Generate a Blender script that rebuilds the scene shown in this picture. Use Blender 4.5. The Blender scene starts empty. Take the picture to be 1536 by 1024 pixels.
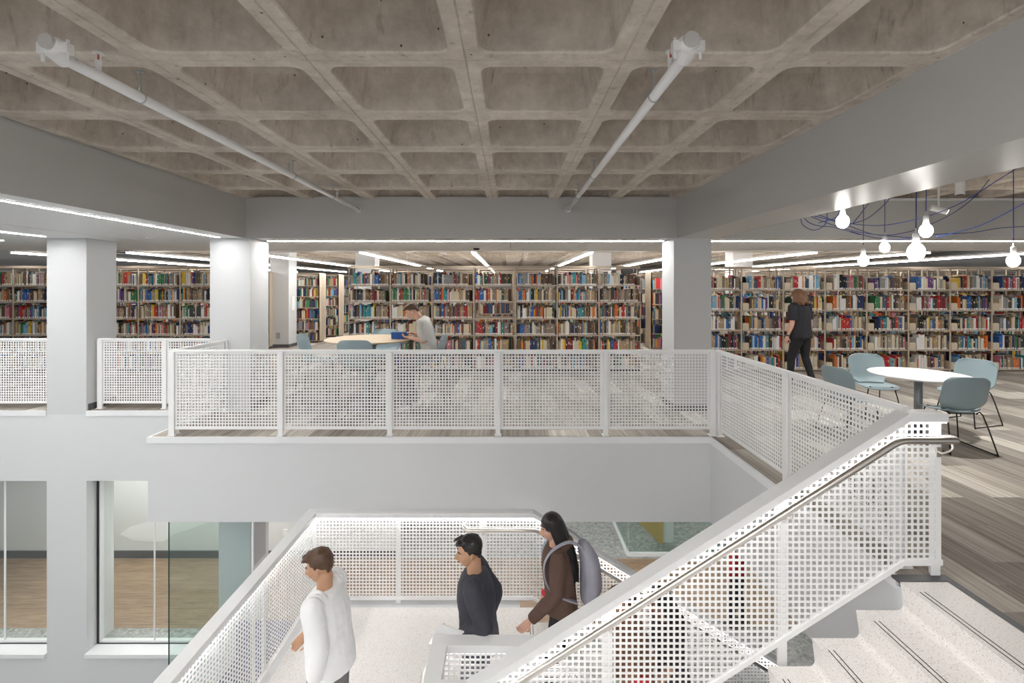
import bpy, math, random
from mathutils import Vector, Matrix, Quaternion
R = random.Random(7)
C = bpy.context.scene.collection
EYE = 1.85; F = 725.0; VX, VY = 764.0, 430.0

def at(px, py, Y):
    "world point at depth Y for a position in the photograph"
    return Vector(((px-VX)*Y/F, Y, EYE-(py-VY)*Y/F))

# ---------------------------------------------------------------- materials
def new_mat(name):
    m = bpy.data.materials.new(name); m.use_nodes = True
    nt = m.node_tree; b = nt.nodes['Principled BSDF']
    return m, nt, b
def N(nt, t, **kw):
    n = nt.nodes.new(t)
    for k, v in kw.items():
        if k.startswith('i_'):
            n.inputs[k[2:].replace('_', ' ')].default_value = v
        else: setattr(n, k, v)
    return n
def L(nt, a, b): nt.links.new(a, b)
def plain(name, col, rough=.5, metal=0, var=.0, scale=8, bump=0, spec=.5):
    m, nt, b = new_mat(name)
    b.inputs['Roughness'].default_value = rough; b.inputs['Metallic'].default_value = metal
    b.inputs['Specular IOR Level'].default_value = spec
    c = (*col, 1)
    tc = N(nt, 'ShaderNodeTexCoord'); no = N(nt, 'ShaderNodeTexNoise', i_Scale=scale, i_Detail=4)
    L(nt, tc.outputs['Object'], no.inputs['Vector'])
    mx = N(nt, 'ShaderNodeMix', data_type='RGBA')
    mx.inputs[6].default_value = tuple(max(0, x*(1-var)) for x in col)+(1,)
    mx.inputs[7].default_value = tuple(min(1, x*(1+var)) for x in col)+(1,)
    L(nt, no.outputs['Fac'], mx.inputs[0]); L(nt, mx.outputs[2], b.inputs['Base Color'])
    if bump:
        bp = N(nt, 'ShaderNodeBump', i_Strength=bump, i_Distance=.002)
        L(nt, no.outputs['Fac'], bp.inputs['Height']); L(nt, bp.outputs[0], b.inputs['Normal'])
    return m
def emit(name, col, s):
    m, nt, b = new_mat(name)
    b.inputs['Base Color'].default_value = (.9, .9, .9, 1)
    b.inputs['Emission Color'].default_value = (*col, 1); b.inputs['Emission Strength'].default_value = s
    return m

M = {}
M['paint'] = plain('wall_paint', (.66, .67, .68), .55, var=.01)
M['beam'] = plain('beam_paint', (.50, .495, .485), .32, var=.015, scale=3)
M['column'] = plain('column_paint', (.58, .59, .60), .55, var=.01)
M['rail'] = plain('white_powder_coat', (.84, .84, .84), .38, var=.01)
M['cap'] = plain('cap_powder_coat', (.72, .725, .73), .38, var=.01)
M['trim'] = plain('edge_trim_white', (.80, .81, .82), .4, var=.01)
M['steel'] = plain('brushed_steel', (.74, .70, .66), .30, 1, var=.05, scale=30)
M['case'] = plain('bookcase_enamel', (.52, .43, .33), .45, var=.03)
M['bookend'] = plain('bookend_enamel', (.66, .57, .43), .4, var=.04)
M['kick'] = plain('kick_black', (.015, .015, .017), .5)
M['rubber'] = plain('baseboard_rubber', (.09, .09, .095), .5)
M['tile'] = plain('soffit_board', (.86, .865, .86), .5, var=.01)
M['shell'] = plain('chair_shell_blue', (.265, .345, .375), .42, var=.02)
M['wire'] = plain('chair_wire_dark', (.03, .026, .022), .35, .5)
M['tabletop_white'] = plain('tabletop_white', (.76, .75, .75), .3)
M['tabletop_wood'] = plain('tabletop_birch', (.60, .47, .33), .4, var=.08, scale=5)
M['table_grey'] = plain('table_grey_metal', (.25, .27, .29), .4, .6)
M['pipe'] = plain('pipe_white', (.74, .73, .72), .35, var=.02)
M['brass'] = plain('sprinkler_bulb_red', (.5, .08, .04), .3)
M['galv'] = plain('galvanised', (.45, .47, .48), .35, .8)
M['led'] = emit('led_strip_glow', (1, .985, .96), 34)
M['led_stack'] = emit('stack_light_glow', (1, .985, .96), 20)
M['led_lower'] = emit('added_lower_glow', (1, .985, .96), 22)
M['led_rail'] = emit('rail_led_glow', (1, .98, .97), 8)
M['bulb'] = emit('bulb_glow', (1, .97, .90), 7)
M['cable'] = plain('cable_blue', (.025, .045, .22), .5)
M['cable2'] = plain('cable_bright_blue', (.05, .15, .62), .5)
M['dark'] = plain('dark_gap', (.05, .048, .045), .7)
M['white'] = plain('white_plastic', (.8, .8, .8), .4)
M['plaque'] = plain('plaque_grey', (.42, .41, .42), .4)
M['ochre'] = plain('ochre_panel', (.55, .38, .14), .6)
M['lower_wall'] = plain('lower_wall_paint', (.68, .695, .685), .6)
M['mural'] = plain('mural_white', (.82, .83, .83), .6)
M['black_frame'] = plain('window_frame_black', (.02, .02, .022), .4)
M['duct'] = plain('duct_paint', (.52, .50, .47), .5, var=.03)
M['page'] = plain('book_pages', (.72, .66, .54), .8, var=.05, scale=60)
M['label'] = plain('call_number_label', (.85, .84, .82), .7)
M['skin'] = plain('skin_light', (.62, .36, .26), .55, var=.05)
M['skin2'] = plain('skin_tan', (.50, .28, .17), .55, var=.05)
M['hair_brown'] = plain('hair_brown', (.085, .042, .022), .5, var=.5, scale=90, bump=.6)
M['hair_auburn'] = plain('hair_auburn', (.15, .072, .032), .5, var=.5, scale=60, bump=.8)
M['hair_black'] = plain('hair_black', (.012, .010, .010), .4, var=.4, scale=60, bump=.5)
M['shirt_grey'] = plain('shirt_light_grey', (.50, .49, .46), .85, var=.08, scale=14, bump=.5)
M['tee_black'] = plain('tee_charcoal', (.016, .016, .021), .85, var=.15, scale=10, bump=.5)
M['jeans_black'] = plain('jeans_black', (.010, .010, .012), .8, var=.2, scale=12, bump=.4)
M['trouser_grey'] = plain('trousers_grey', (.17, .17, .18), .8, var=.1, scale=12, bump=.4)
M['shirt_white'] = plain('shirt_white', (.82, .83, .84), .8, var=.03, scale=9, bump=.4)
M['jacket'] = plain('jacket_slate', (.035, .037, .05), .75, var=.2, scale=7, bump=.6)
M['hoodie'] = plain('hoodie_brown', (.105, .06, .045), .85, var=.15, scale=8, bump=.6)
M['red'] = plain('red_cloth', (.50, .02, .03), .7, var=.1)
M['pack'] = plain('backpack_grey', (.34, .34, .40), .75, var=.1, scale=12, bump=.4)
M['shoe'] = plain('shoe_white', (.75, .75, .74), .5)
M['shoe_dark'] = plain('shoe_dark', (.03, .03, .03), .5)
M['tablet'] = plain('book_blue_cover', (.015, .10, .38), .4)
M['eye'] = plain('eye_white', (.55, .53, .5), .4)
M['lips'] = plain('lips', (.42, .14, .11), .5)
M['logo'] = plain('print_cream', (.75, .6, .45), .7)
M['blue_seat'] = plain('bench_blue', (.02, .045, .20), .8)

def concrete():
    m, nt, b = new_mat('board_formed_concrete'); b.inputs['Roughness'].default_value = .85
    tc = N(nt, 'ShaderNodeTexCoord')
    n1 = N(nt, 'ShaderNodeTexNoise', i_Scale=1.3, i_Detail=8, i_Roughness=.62)
    n2 = N(nt, 'ShaderNodeTexNoise', i_Scale=9, i_Detail=8, i_Roughness=.7)
    mp = N(nt, 'ShaderNodeMapping'); mp.inputs['Scale'].default_value = (14, 14, 2.2)
    n3 = N(nt, 'ShaderNodeTexNoise', i_Scale=1, i_Detail=5, i_Roughness=.6)
    for n in (n1, n2): L(nt, tc.outputs['Object'], n.inputs['Vector'])
    L(nt, tc.outputs['Object'], mp.inputs['Vector']); L(nt, mp.outputs[0], n3.inputs['Vector'])
    r = N(nt, 'ShaderNodeValToRGB'); e = r.color_ramp.elements
    e[0].position = .30; e[0].color = (.33, .28, .23, 1); e[1].position = .64; e[1].color = (.70, .63, .55, 1)
    a = N(nt, 'ShaderNodeMath', operation='ADD'); a2 = N(nt, 'ShaderNodeMath', operation='MULTIPLY'); a2.inputs[1].default_value = .5
    L(nt, n1.outputs['Fac'], a.inputs[0]); L(nt, n2.outputs['Fac'], a.inputs[1]); L(nt, a.outputs[0], a2.inputs[0]); L(nt, a2.outputs[0], r.inputs[0])
    # rust brown stains running on the formwork faces
    r2 = N(nt, 'ShaderNodeValToRGB'); e = r2.color_ramp.elements
    e[0].position = .60; e[0].color = (0, 0, 0, 1); e[1].position = .78; e[1].color = (.7, .7, .7, 1)
    L(nt, n3.outputs['Fac'], r2.inputs[0])
    mx = N(nt, 'ShaderNodeMix', data_type='RGBA'); mx.inputs[7].default_value = (.17, .11, .08, 1)
    L(nt, r2.outputs[0], mx.inputs[0]); L(nt, r.outputs[0], mx.inputs[6])
    # pin holes
    vo = N(nt, 'ShaderNodeTexVoronoi', i_Scale=7); L(nt, tc.outputs['Object'], vo.inputs['Vector'])
    r3 = N(nt, 'ShaderNodeValToRGB'); e = r3.color_ramp.elements
    e[0].position = .035; e[0].color = (1, 1, 1, 1); e[1].position = .06; e[1].color = (0, 0, 0, 1)
    L(nt, vo.outputs['Distance'], r3.inputs[0])
    m2 = N(nt, 'ShaderNodeMix', data_type='RGBA'); m2.inputs[7].default_value = (.07, .05, .04, 1)
    L(nt, r3.outputs[0], m2.inputs[0]); L(nt, mx.outputs[2], m2.inputs[6]); L(nt, m2.outputs[2], b.inputs['Base Color'])
    bp = N(nt, 'ShaderNodeBump', i_Strength=.5, i_Distance=.01); L(nt, n2.outputs['Fac'], bp.inputs['Height']); L(nt, bp.outputs[0], b.inputs['Normal'])
    return m
M['concrete'] = concrete()

def carpet():
    m, nt, b = new_mat('plank_carpet'); b.inputs['Roughness'].default_value = .95; b.inputs['Specular IOR Level'].default_value = .15
    tc = N(nt, 'ShaderNodeTexCoord'); s = N(nt, 'ShaderNodeSeparateXYZ'); L(nt, tc.outputs['Object'], s.inputs[0])
    def math_(op, a, bb=None):
        n = N(nt, 'ShaderNodeMath', operation=op)
        if hasattr(a, 'is_linked'): L(nt, a, n.inputs[0])
        else: n.inputs[0].default_value = a
        if bb is not None:
            if hasattr(bb, 'is_linked'): L(nt, bb, n.inputs[1])
            else: n.inputs[1].default_value = bb
        return n.outputs[0]
    xs = math_('DIVIDE', s.outputs['X'], .25); row = math_('FLOOR', xs)
    w1 = N(nt, 'ShaderNodeTexWhiteNoise', noise_dimensions='1D'); L(nt, row, w1.inputs['W'])
    ys = math_('ADD', math_('DIVIDE', s.outputs['Y'], 1.0), math_('MULTIPLY', math_('FLOOR', math_('MULTIPLY', w1.outputs['Value'], 4)), .25))
    cell = math_('FLOOR', ys)
    cv = N(nt, 'ShaderNodeCombineXYZ'); L(nt, row, cv.inputs[0]); L(nt, cell, cv.inputs[1])
    w2 = N(nt, 'ShaderNodeTexWhiteNoise', noise_dimensions='2D'); L(nt, cv.outputs[0], w2.inputs['Vector'])
    r = N(nt, 'ShaderNodeValToRGB'); r.color_ramp.interpolation = 'CONSTANT'; e = r.color_ramp.elements
    e[0].position = 0; e[0].color = (.27, .245, .22, 1); e[1].position = .28; e[1].color = (.36, .335, .305, 1)
    for p, c in ((.5, (.32, .295, .265, 1)), (.68, (.43, .395, .35, 1)), (.86, (.58, .55, .50, 1))):
        x = e.new(p); x.color = c
    L(nt, w2.outputs['Value'], r.inputs[0])
    # narrow stripes along each plank
    cs = N(nt, 'ShaderNodeCombineXYZ')
    L(nt, math_('MULTIPLY', s.outputs['X'], 30), cs.inputs[0]); L(nt, math_('MULTIPLY', s.outputs['Y'], .9), cs.inputs[1])
    L(nt, math_('MULTIPLY', w2.outputs['Value'], 37), cs.inputs[2])
    no = N(nt, 'ShaderNodeTexNoise', i_Scale=1, i_Detail=3, i_Roughness=.6); L(nt, cs.outputs[0], no.inputs['Vector'])
    r2 = N(nt, 'ShaderNodeValToRGB'); e = r2.color_ramp.elements
    e[0].position = .36; e[0].color = (.76, .74, .72, 1); e[1].position = .62; e[1].color = (1.15, 1.15, 1.15, 1)
    L(nt, no.outputs['Fac'], r2.inputs[0])
    mx = N(nt, 'ShaderNodeMix', data_type='RGBA', blend_type='MULTIPLY'); mx.inputs[0].default_value = 1
    L(nt, r.outputs[0], mx.inputs[6]); L(nt, r2.outputs[0], mx.inputs[7])
    n2 = N(nt, 'ShaderNodeTexNoise', i_Scale=160, i_Detail=2); L(nt, tc.outputs['Object'], n2.inputs['Vector'])
    m2 = N(nt, 'ShaderNodeMix', data_type='RGBA', blend_type='OVERLAY'); m2.inputs[0].default_value = .35
    L(nt, mx.outputs[2], m2.inputs[6]); L(nt, n2.outputs['Fac'], m2.inputs[7]); L(nt, m2.outputs[2], b.inputs['Base Color'])
    bp = N(nt, 'ShaderNodeBump', i_Strength=.4, i_Distance=.004); L(nt, n2.outputs['Fac'], bp.inputs['Height']); L(nt, bp.outputs[0], b.inputs['Normal'])
    return m
M['carpet'] = carpet()

def terrazzo():
    m, nt, b = new_mat('white_terrazzo'); b.inputs['Roughness'].default_value = .45
    tc = N(nt, 'ShaderNodeTexCoord'); no = N(nt, 'ShaderNodeTexNoise', i_Scale=110, i_Detail=3); L(nt, tc.outputs['Object'], no.inputs['Vector'])
    r = N(nt, 'ShaderNodeValToRGB'); e = r.color_ramp.elements
    e[0].position = .33; e[0].color = (.60, .54, .48, 1); e[1].position = .45; e[1].color = (.84, .815, .79, 1)
    L(nt, no.outputs['Fac'], r.inputs[0]); L(nt, r.outputs[0], b.inputs['Base Color'])
    return m
M['terrazzo'] = terrazzo()

def wood_floor():
    m, nt, b = new_mat('oak_plank_floor'); b.inputs['Roughness'].default_value = .45
    tc = N(nt, 'ShaderNodeTexCoord')
    br = N(nt, 'ShaderNodeTexBrick', i_Scale=1, offset=.37); br.inputs['Color1'].default_value = (.34, .235, .155, 1); br.inputs['Color2'].default_value = (.27, .185, .12, 1)
    br.inputs['Mortar'].default_value = (.16, .1, .06, 1); br.inputs['Mortar Size'].default_value = .002
    br.inputs['Brick Width'].default_value = 1.2; br.inputs['Row Height'].default_value = .13
    L(nt, tc.outputs['Object'], br.inputs['Vector'])
    mp = N(nt, 'ShaderNodeMapping'); mp.inputs['Scale'].default_value = (1.5, 14, 1); no = N(nt, 'ShaderNodeTexNoise', i_Scale=2, i_Detail=6)
    L(nt, tc.outputs['Object'], mp.inputs[0]); L(nt, mp.outputs[0], no.inputs['Vector'])
    mx = N(nt, 'ShaderNodeMix', data_type='RGBA', blend_type='OVERLAY'); mx.inputs[0].default_value = .6
    L(nt, br.outputs['Color'], mx.inputs[6]); L(nt, no.outputs['Fac'], mx.inputs[7]); L(nt, mx.outputs[2], b.inputs['Base Color'])
    return m
M['oak'] = wood_floor()
def lower_carpet():
    m, nt, b = new_mat('marbled_carpet'); b.inputs['Roughness'].default_value = .9
    tc = N(nt, 'ShaderNodeTexCoord'); no = N(nt, 'ShaderNodeTexNoise', i_Scale=13, i_Detail=8, i_Distortion=.8, i_Roughness=.7); L(nt, tc.outputs['Object'], no.inputs['Vector'])
    r = N(nt, 'ShaderNodeValToRGB'); e = r.color_ramp.elements
    e[0].position = .36; e[0].color = (.20, .205, .195, 1); e[1].position = .62; e[1].color = (.46, .465, .45, 1)
    L(nt, no.outputs['Fac'], r.inputs[0]); L(nt, r.outputs[0], b.inputs['Base Color'])
    return m
M['marble_carpet'] = lower_carpet()
def glass(name, tint, gl=.06):
    m = bpy.data.materials.new(name); m.use_nodes = True; nt = m.node_tree; nt.nodes.clear()
    o = N(nt, 'ShaderNodeOutputMaterial'); t = N(nt, 'ShaderNodeBsdfTransparent'); t.inputs[0].default_value = (*tint, 1)
    g = N(nt, 'ShaderNodeBsdfGlossy'); g.inputs['Roughness'].default_value = .02; g.inputs[0].default_value = (.9, .95, .93, 1)
    f = N(nt, 'ShaderNodeLayerWeight'); f.inputs[0].default_value = .5
    pw = N(nt, 'ShaderNodeMath', operation='POWER'); pw.inputs[1].default_value = 4; L(nt, f.outputs['Facing'], pw.inputs[0])
    ad = N(nt, 'ShaderNodeMath', operation='MULTIPLY_ADD'); ad.inputs[1].default_value = .6; ad.inputs[2].default_value = .035; L(nt, pw.outputs[0], ad.inputs[0])
    mx = N(nt, 'ShaderNodeMixShader'); L(nt, ad.outputs[0], mx.inputs[0]); L(nt, t.outputs[0], mx.inputs[1]); L(nt, g.outputs[0], mx.inputs[2]); L(nt, mx.outputs[0], o.inputs[0])
    return m
M['glass'] = glass('clear_glass', (.93, .95, .94)); M['glass_green'] = glass('green_glass', (.86, .915, .90))

PAL = [('red', (.50, .03, .03)), ('dark red', (.22, .02, .03)), ('orange', (.70, .17, .03)), ('yellow', (.75, .50, .05)), ('green', (.05, .22, .09)),
       ('dark green', (.02, .08, .05)), ('teal', (.04, .28, .31)), ('blue', (.03, .13, .42)), ('navy blue', (.015, .03, .11)), ('light blue', (.20, .42, .60)),
       ('black', (.013, .013, .015)), ('charcoal', (.05, .05, .055)), ('white', (.80, .79, .76)), ('cream', (.68, .58, .42)), ('tan', (.42, .30, .18)),
       ('brown', (.17, .095, .055)), ('dark brown', (.08, .045, .03)), ('grey', (.28, .28, .28)), ('pink', (.62, .22, .27)), ('purple', (.14, .06, .22)), ('slate blue', (.07, .11, .17)), ('taupe', (.27, .21, .155))]
BM = [plain('book_cloth_'+n.replace(' ', '_'), c, .6, var=.06, scale=30) for n, c in PAL]
ALLB = BM+[M['page'], M['label']]; PAGE = len(BM); LAB = PAGE+1
WT_MIX = [6, 4, 5, 4, 3, 3, 4, 6, 6, 5, 6, 6, 14, 16, 12, 7, 3, 8, 3, 1, 6, 8]
WT_BROWN = [1, 2, 1, 0, 1, 1, 0, 0, 1, 0, 1, 1, 1, 5, 12, 10, 5, 2, 0, 0, 1, 14]

# ---------------------------------------------------------------- mesh helper
class MB:
    def __init__(s): s.v = []; s.f = []; s.m = []
    def add(s, vs, fs, mi=0):
        o = len(s.v); s.v += [tuple(v) for v in vs]; s.f += [tuple(i+o for i in f) for f in fs]; s.m += [mi]*len(fs); return s
    def box(s, x0, x1, y0, y1, z0, z1, mi=0):
        return s.add([(x0, y0, z0), (x1, y0, z0), (x1, y1, z0), (x0, y1, z0), (x0, y0, z1), (x1, y0, z1), (x1, y1, z1), (x0, y1, z1)],
                     [(0, 3, 2, 1), (4, 5, 6, 7), (0, 1, 5, 4), (1, 2, 6, 5), (2, 3, 7, 6), (3, 0, 4, 7)], mi)
    def prism(s, poly, y0, y1, mi=0):
        "polygon of (x, z) run from y0 to y1"
        n = len(poly); vs = [(x, y0, z) for x, z in poly]+[(x, y1, z) for x, z in poly]
        fs = [tuple(range(n)), tuple(range(2*n-1, n-1, -1))]+[(i, i+n, (i+1) % n+n, (i+1) % n) for i in range(n)]
        return s.add(vs, fs, mi)
    def slab(s, poly, z0, z1, mi=0):
        n = len(poly); vs = [(x, y, z0) for x, y in poly]+[(x, y, z1) for x, y in poly]
        fs = [tuple(range(n-1, -1, -1)), tuple(range(n, 2*n))]+[(i, (i+1) % n, (i+1) % n+n, i+n) for i in range(n)]
        return s.add(vs, fs, mi)
    def tube(s, pts, r, seg=10, mi=0, ref=None, squash=1, smooth=0, caps=True):
        pts = [Vector(p) for p in pts]
        if smooth: pts, _ = catmull(pts, None, smooth)
        rs = r if isinstance(r, (list, tuple)) else [r]*len(pts)
        o = []; up = None
        for i, p in enumerate(pts):
            t = (pts[min(i+1, len(pts)-1)]-pts[max(i-1, 0)]).normalized()
            if up is None:
                a = Vector(ref) if ref else (Vector((0, 0, 1)) if abs(t.z) < .9 else Vector((1, 0, 0)))
            else: a = up
            sd = t.cross(a); 
            if sd.length < 1e-6: sd = t.cross(Vector((1, 0, 0)))
            sd.normalize(); up = sd.cross(t)
            for k in range(seg):
                an = 2*math.pi*k/seg
                o.append(p+sd*math.cos(an)*rs[i]+up*math.sin(an)*rs[i]*squash)
        n = len(pts)
        fs = [(i*seg+k, i*seg+(k+1) % seg, (i+1)*seg+(k+1) % seg, (i+1)*seg+k) for i in range(n-1) for k in range(seg)]
        if caps: fs += [tuple(range(seg-1, -1, -1)), tuple(range((n-1)*seg, n*seg))]
        return s.add(o, fs, mi)
    def lathe(s, prof, cx=0, cy=0, seg=32, mi=0):
        o = [(cx+r*math.cos(2*math.pi*k/seg), cy+r*math.sin(2*math.pi*k/seg), z) for r, z in prof for k in range(seg)]
        n = len(prof)
        fs = [(i*seg+k, i*seg+(k+1) % seg, (i+1)*seg+(k+1) % seg, (i+1)*seg+k) for i in range(n-1) for k in range(seg)]
        fs += [tuple(range(seg-1, -1, -1)), tuple(range((n-1)*seg, n*seg))]
        return s.add(o, fs, mi)
    def ball(s, c, r, rot=None, seg=16, rings=10, mi=0):
        c = Vector(c); r = r if isinstance(r, (list, tuple)) else (r, r, r)
        o = []
        for i in range(1, rings):
            th = math.pi*i/rings
            for k in range(seg):
                a = 2*math.pi*k/seg
                v = Vector((r[0]*math.sin(th)*math.cos(a), r[1]*math.sin(th)*math.sin(a), r[2]*math.cos(th)))
                o.append(c+(rot @ v if rot else v))
        t = Vector((0, 0, r[2])); o += [c+(rot @ t if rot else t), c-(rot @ t if rot else t)]
        n = rings-1; T = n*seg
        fs = [(i*seg+k, (i+1)*seg+k, (i+1)*seg+(k+1) % seg, i*seg+(k+1) % seg) for i in range(n-1) for k in range(seg)]
        fs += [(T, k, (k+1) % seg) for k in range(seg)]+[(T+1, (n-1)*seg+(k+1) % seg, (n-1)*seg+k) for k in range(seg)]
        return s.add(o, fs, mi)
    def build(s, name, mat=None, parent=None, smooth=False, loc=None):
        me = bpy.data.meshes.new(name); me.from_pydata(s.v, [], s.f); 
        for m in (mat if isinstance(mat, list) else [mat]): me.materials.append(m)
        if isinstance(mat, list): me.polygons.foreach_set('material_index', s.m)
        if smooth: me.polygons.foreach_set('use_smooth', [True]*len(me.polygons))
        me.update()
        o = bpy.data.objects.new(name, me); C.objects.link(o)
        if parent: o.parent = parent
        if loc: o.location = loc
        return o
def catmull(pts, rs, k):
    P = [Vector(p) for p in pts]; out = []; ro = []
    for i in range(len(P)-1):
        a, b, c, d = P[max(i-1, 0)], P[i], P[i+1], P[min(i+2, len(P)-1)]
        for j in range(k):
            t = j/k
            out.append(.5*((2*b)+(c-a)*t+(2*a-5*b+4*c-d)*t*t+(3*b-a-3*c+d)*t**3))
            if rs: ro.append(tuple(x+(y-x)*t for x, y in zip(rs[i], rs[i+1])))
    out.append(P[-1]); 
    if rs: ro.append(tuple(rs[-1]))
    return out, ro
def tag(o, label=None, cat=None, group=None, kind=None):
    if label: o['label'] = label
    if cat: o['category'] = cat
    if group: o['group'] = group
    if kind: o['kind'] = kind
    return o
def thing(name, label, cat, loc=(0, 0, 0), rz=0, group=None):
    o = bpy.data.objects.new(name, None); C.objects.link(o); o.location = loc; o.rotation_euler = (0, 0, rz); o.empty_display_size = .1
    return tag(o, label, cat, group)
def struct(o, label=None, cat=None): return tag(o, label, cat, kind='structure')
def bevel(o, w=.004, seg=2):
    m = o.modifiers.new('b', 'BEVEL'); m.width = w; m.segments = seg; m.limit_method = 'ANGLE'; return o
ORD = 'first second third fourth fifth sixth seventh eighth ninth tenth eleventh twelfth thirteenth fourteenth fifteenth sixteenth seventeenth eighteenth nineteenth twentieth'.split()
def ordw(n):
    if n < 20: return ORD[n]
    return ['twenty', 'thirty', 'forty', 'fifty'][(n+1)//10-2]+('-'+ORD[(n+1) % 10-1] if (n+1) % 10 else 'th')

# ---------------------------------------------------------------- setting: upper floor
Z0 = 0.0; ZB = -1.04; ZL = -3.6; ZC = 3.16; ZS = 2.575
YB = 7.2; YF = 5.93; XL = -4.44; XR = 2.46; XS = 2.75; YS = 3.08
fl = MB()
fl.box(-20, XL+.02, YB+.01, 34, -.05, 0); fl.box(XL+.02, XR+.02, YF+.02, 34, -.05, 0); fl.box(XR+.02, 20, YS+.02, 34, -.05, 0); fl.box(XS+.04, 20, -3, YS+.02, -.05, 0)
struct(fl.build('floor', M['carpet']), 'striped grey and beige carpet floor of the upper library level', 'floor')
# slab faces (painted spandrels) and white edge strip
sp = MB()
sp.box(XL, XR+.012, YF+.012, YF+.3, ZB, -.05); sp.box(XL, XL+.3, YF+.3, YB, ZB, -.05); sp.box(XR+.012, XR+.3, -3, YF+.3, ZB, -.05)
sp.box(XL+.3, 20, YF+.3, 34, ZB, ZB+.06); sp.box(XR+.3, 20, -3, YF+.3, ZB, ZB+.06); sp.box(-20, XL+.3, YB+.28, 34, ZB, ZB+.06)
struct(sp.build('wall_balcony_edge', M['paint']), 'pale grey painted edge wall below the perforated balcony railing', 'wall')
tr = MB()
tr.slab([(XL-.012, YF), (XR+.0, YF), (XR, YS+.0), (XR+.03, YS), (XR+.03, YF+.03), (XL+.02, YF+.03), (XL+.02, YB-.002), (XL-.012, YB-.002)], -.07, .004)
struct(tr.build('trim_1', M['trim']), 'white metal strip capping the balcony floor edge', 'trim')
# column and window wall on plane YB, left of the balcony
lw = MB()
cols_x = [(-9.33, -8.73), (-6.89, -6.30)]
lw.box(-13, -3.86, YB, YB+.28, ZB, -.05)
for a, b in cols_x: lw.box(a, b, YB, YB+.5, ZL-.06, ZB)
lw.box(-13, -4.33, YB, YB+.28, ZL-4.4, ZL-.06); lw.box(-4.33, -3.86, YB, YB+.55, ZL-4.4, ZB)
struct(lw.build('wall_left', M['paint']), 'pale painted wall with tall interior windows under the left galleries', 'wall')
t2 = MB(); t2.box(-13, -6.89, YB-.012, YB+.02, -.07, .004); t2.box(-6.30, XL-.012, YB-.012, YB+.02, -.07, .004)
struct(t2.build('trim_2', M['trim']), 'white strip along the floor edge of the left gallery openings', 'trim')
COLS = [(-9.33, -8.73, YB), (-6.89, -6.30, YB), (-4.46, -3.86, YB), (2.45, 3.01, YB), (-7.28, -6.71, 14.7), (-4.75, -4.15, 14.9), (2.56, 3.14, 14.9), (6.9, 7.5, 14.9)]
for i, (a, b, y) in enumerate(COLS):
    cm = MB(); zt = ZS if y < 10 else ZC
    cm.box(a, b, y, y+.55, -.05 if i < 3 else 0, zt)
    o = struct(cm.build('column', M['column']), 'square pale grey painted column', 'column')
    bm_ = MB(); bm_.box(a-.008, b+.008, y-.008 if y > 10 or i > 2 else y+.03, y+.558, 0, .1)
    bm_.build('baseboard', M['rubber'], o)
# ceiling: concrete waffle
def waffle():
    mb = MB(); g = .914; w = .078; r = .08; sg = 5
    def rr(x0, x1, y0, y1, rad, z):
        o = []
        for cx, cy, a0 in ((x1-rad, y1-rad, 0), (x0+rad, y1-rad, 90), (x0+rad, y0+rad, 180), (x1-rad, y0+rad, 270)):
            for k in range(sg+1):
                a = math.radians(a0+90*k/sg); o.append((cx+rad*math.cos(a), cy+rad*math.sin(a), z))
        return o
    n = 4*(sg+1)
    for i in range(-18, 19):
        for j in range(-7, 34):
            x0 = 2.49+g*i; x1 = x0+g; y0 = 2.80+g*(j); y1 = y0+g
            if y0 > 7.9 and y1 < 9.4: continue
            if x1 < -3.8 and y1 < 7.3: continue
            if y0 > 33 or y1 < -2.5 or abs(x0) > 6+.55*max(y0, 12): continue
            dz = (R.random()-.5)*.02; q = .1+.02*R.random()
            sqz = ZC+.008
            sq = [(x1, y1, sqz), (x0, y1, sqz), (x0, y0, sqz), (x1, y0, sqz)]
            sq2 = [(x1-.007, y1-.007, ZC), (x0+.007, y1-.007, ZC), (x0+.007, y0+.007, ZC), (x1-.007, y0+.007, ZC)]
            L1 = rr(x0+w, x1-w, y0+w, y1-w, r, ZC); L1b = rr(x0+w+.008, x1-w-.008, y0+w+.008, y1-w-.008, r, ZC+.012)
            L2 = rr(x0+w+.06, x1-w-.06, y0+w+.06, y1-w-.06, r+.0, ZC+.27)
            L3 = rr(x0+w+.085, x1-w-.085, y0+w+.085, y1-w-.085, r, ZC+.325); L4 = rr(x0+w+.14, x1-w-.14, y0+w+.14, y1-w-.14, r, ZC+.345+dz)
            vs = sq+sq2+L1+L1b+L2+L3+L4; fs = [(k, 4+k, 4+(k+1) % 4, (k+1) % 4) for k in range(4)]
            for c in range(4):
                for k in range(sg): fs.append((4+c, 8+c*(sg+1)+k, 8+c*(sg+1)+k+1))
                e = 8+c*(sg+1)+sg; nx = 8+((c+1) % 4)*(sg+1)
                fs.append((4+c, e, nx, 4+(c+1) % 4))
            for l in range(4):
                b0 = 8+l*n
                fs += [(b0+k, b0+n+k, b0+n+(k+1) % n, b0+(k+1) % n) for k in range(n)]
            fs.append(tuple(8+4*n+k for k in range(n)))
            mb.add(vs, fs)
    o = mb.build('ceiling', M['concrete'])
    for p in o.data.polygons:
        pass
    return o
struct(waffle(), 'bare concrete waffle ceiling of deep square coffers', 'ceiling')
cb = MB(); cb.box(-20, 20, -3, 34, ZC+.42, ZC+.5); struct(cb.build('ceiling_deck', M['dark']), 'dark deck above the ceiling', 'ceiling')
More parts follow.
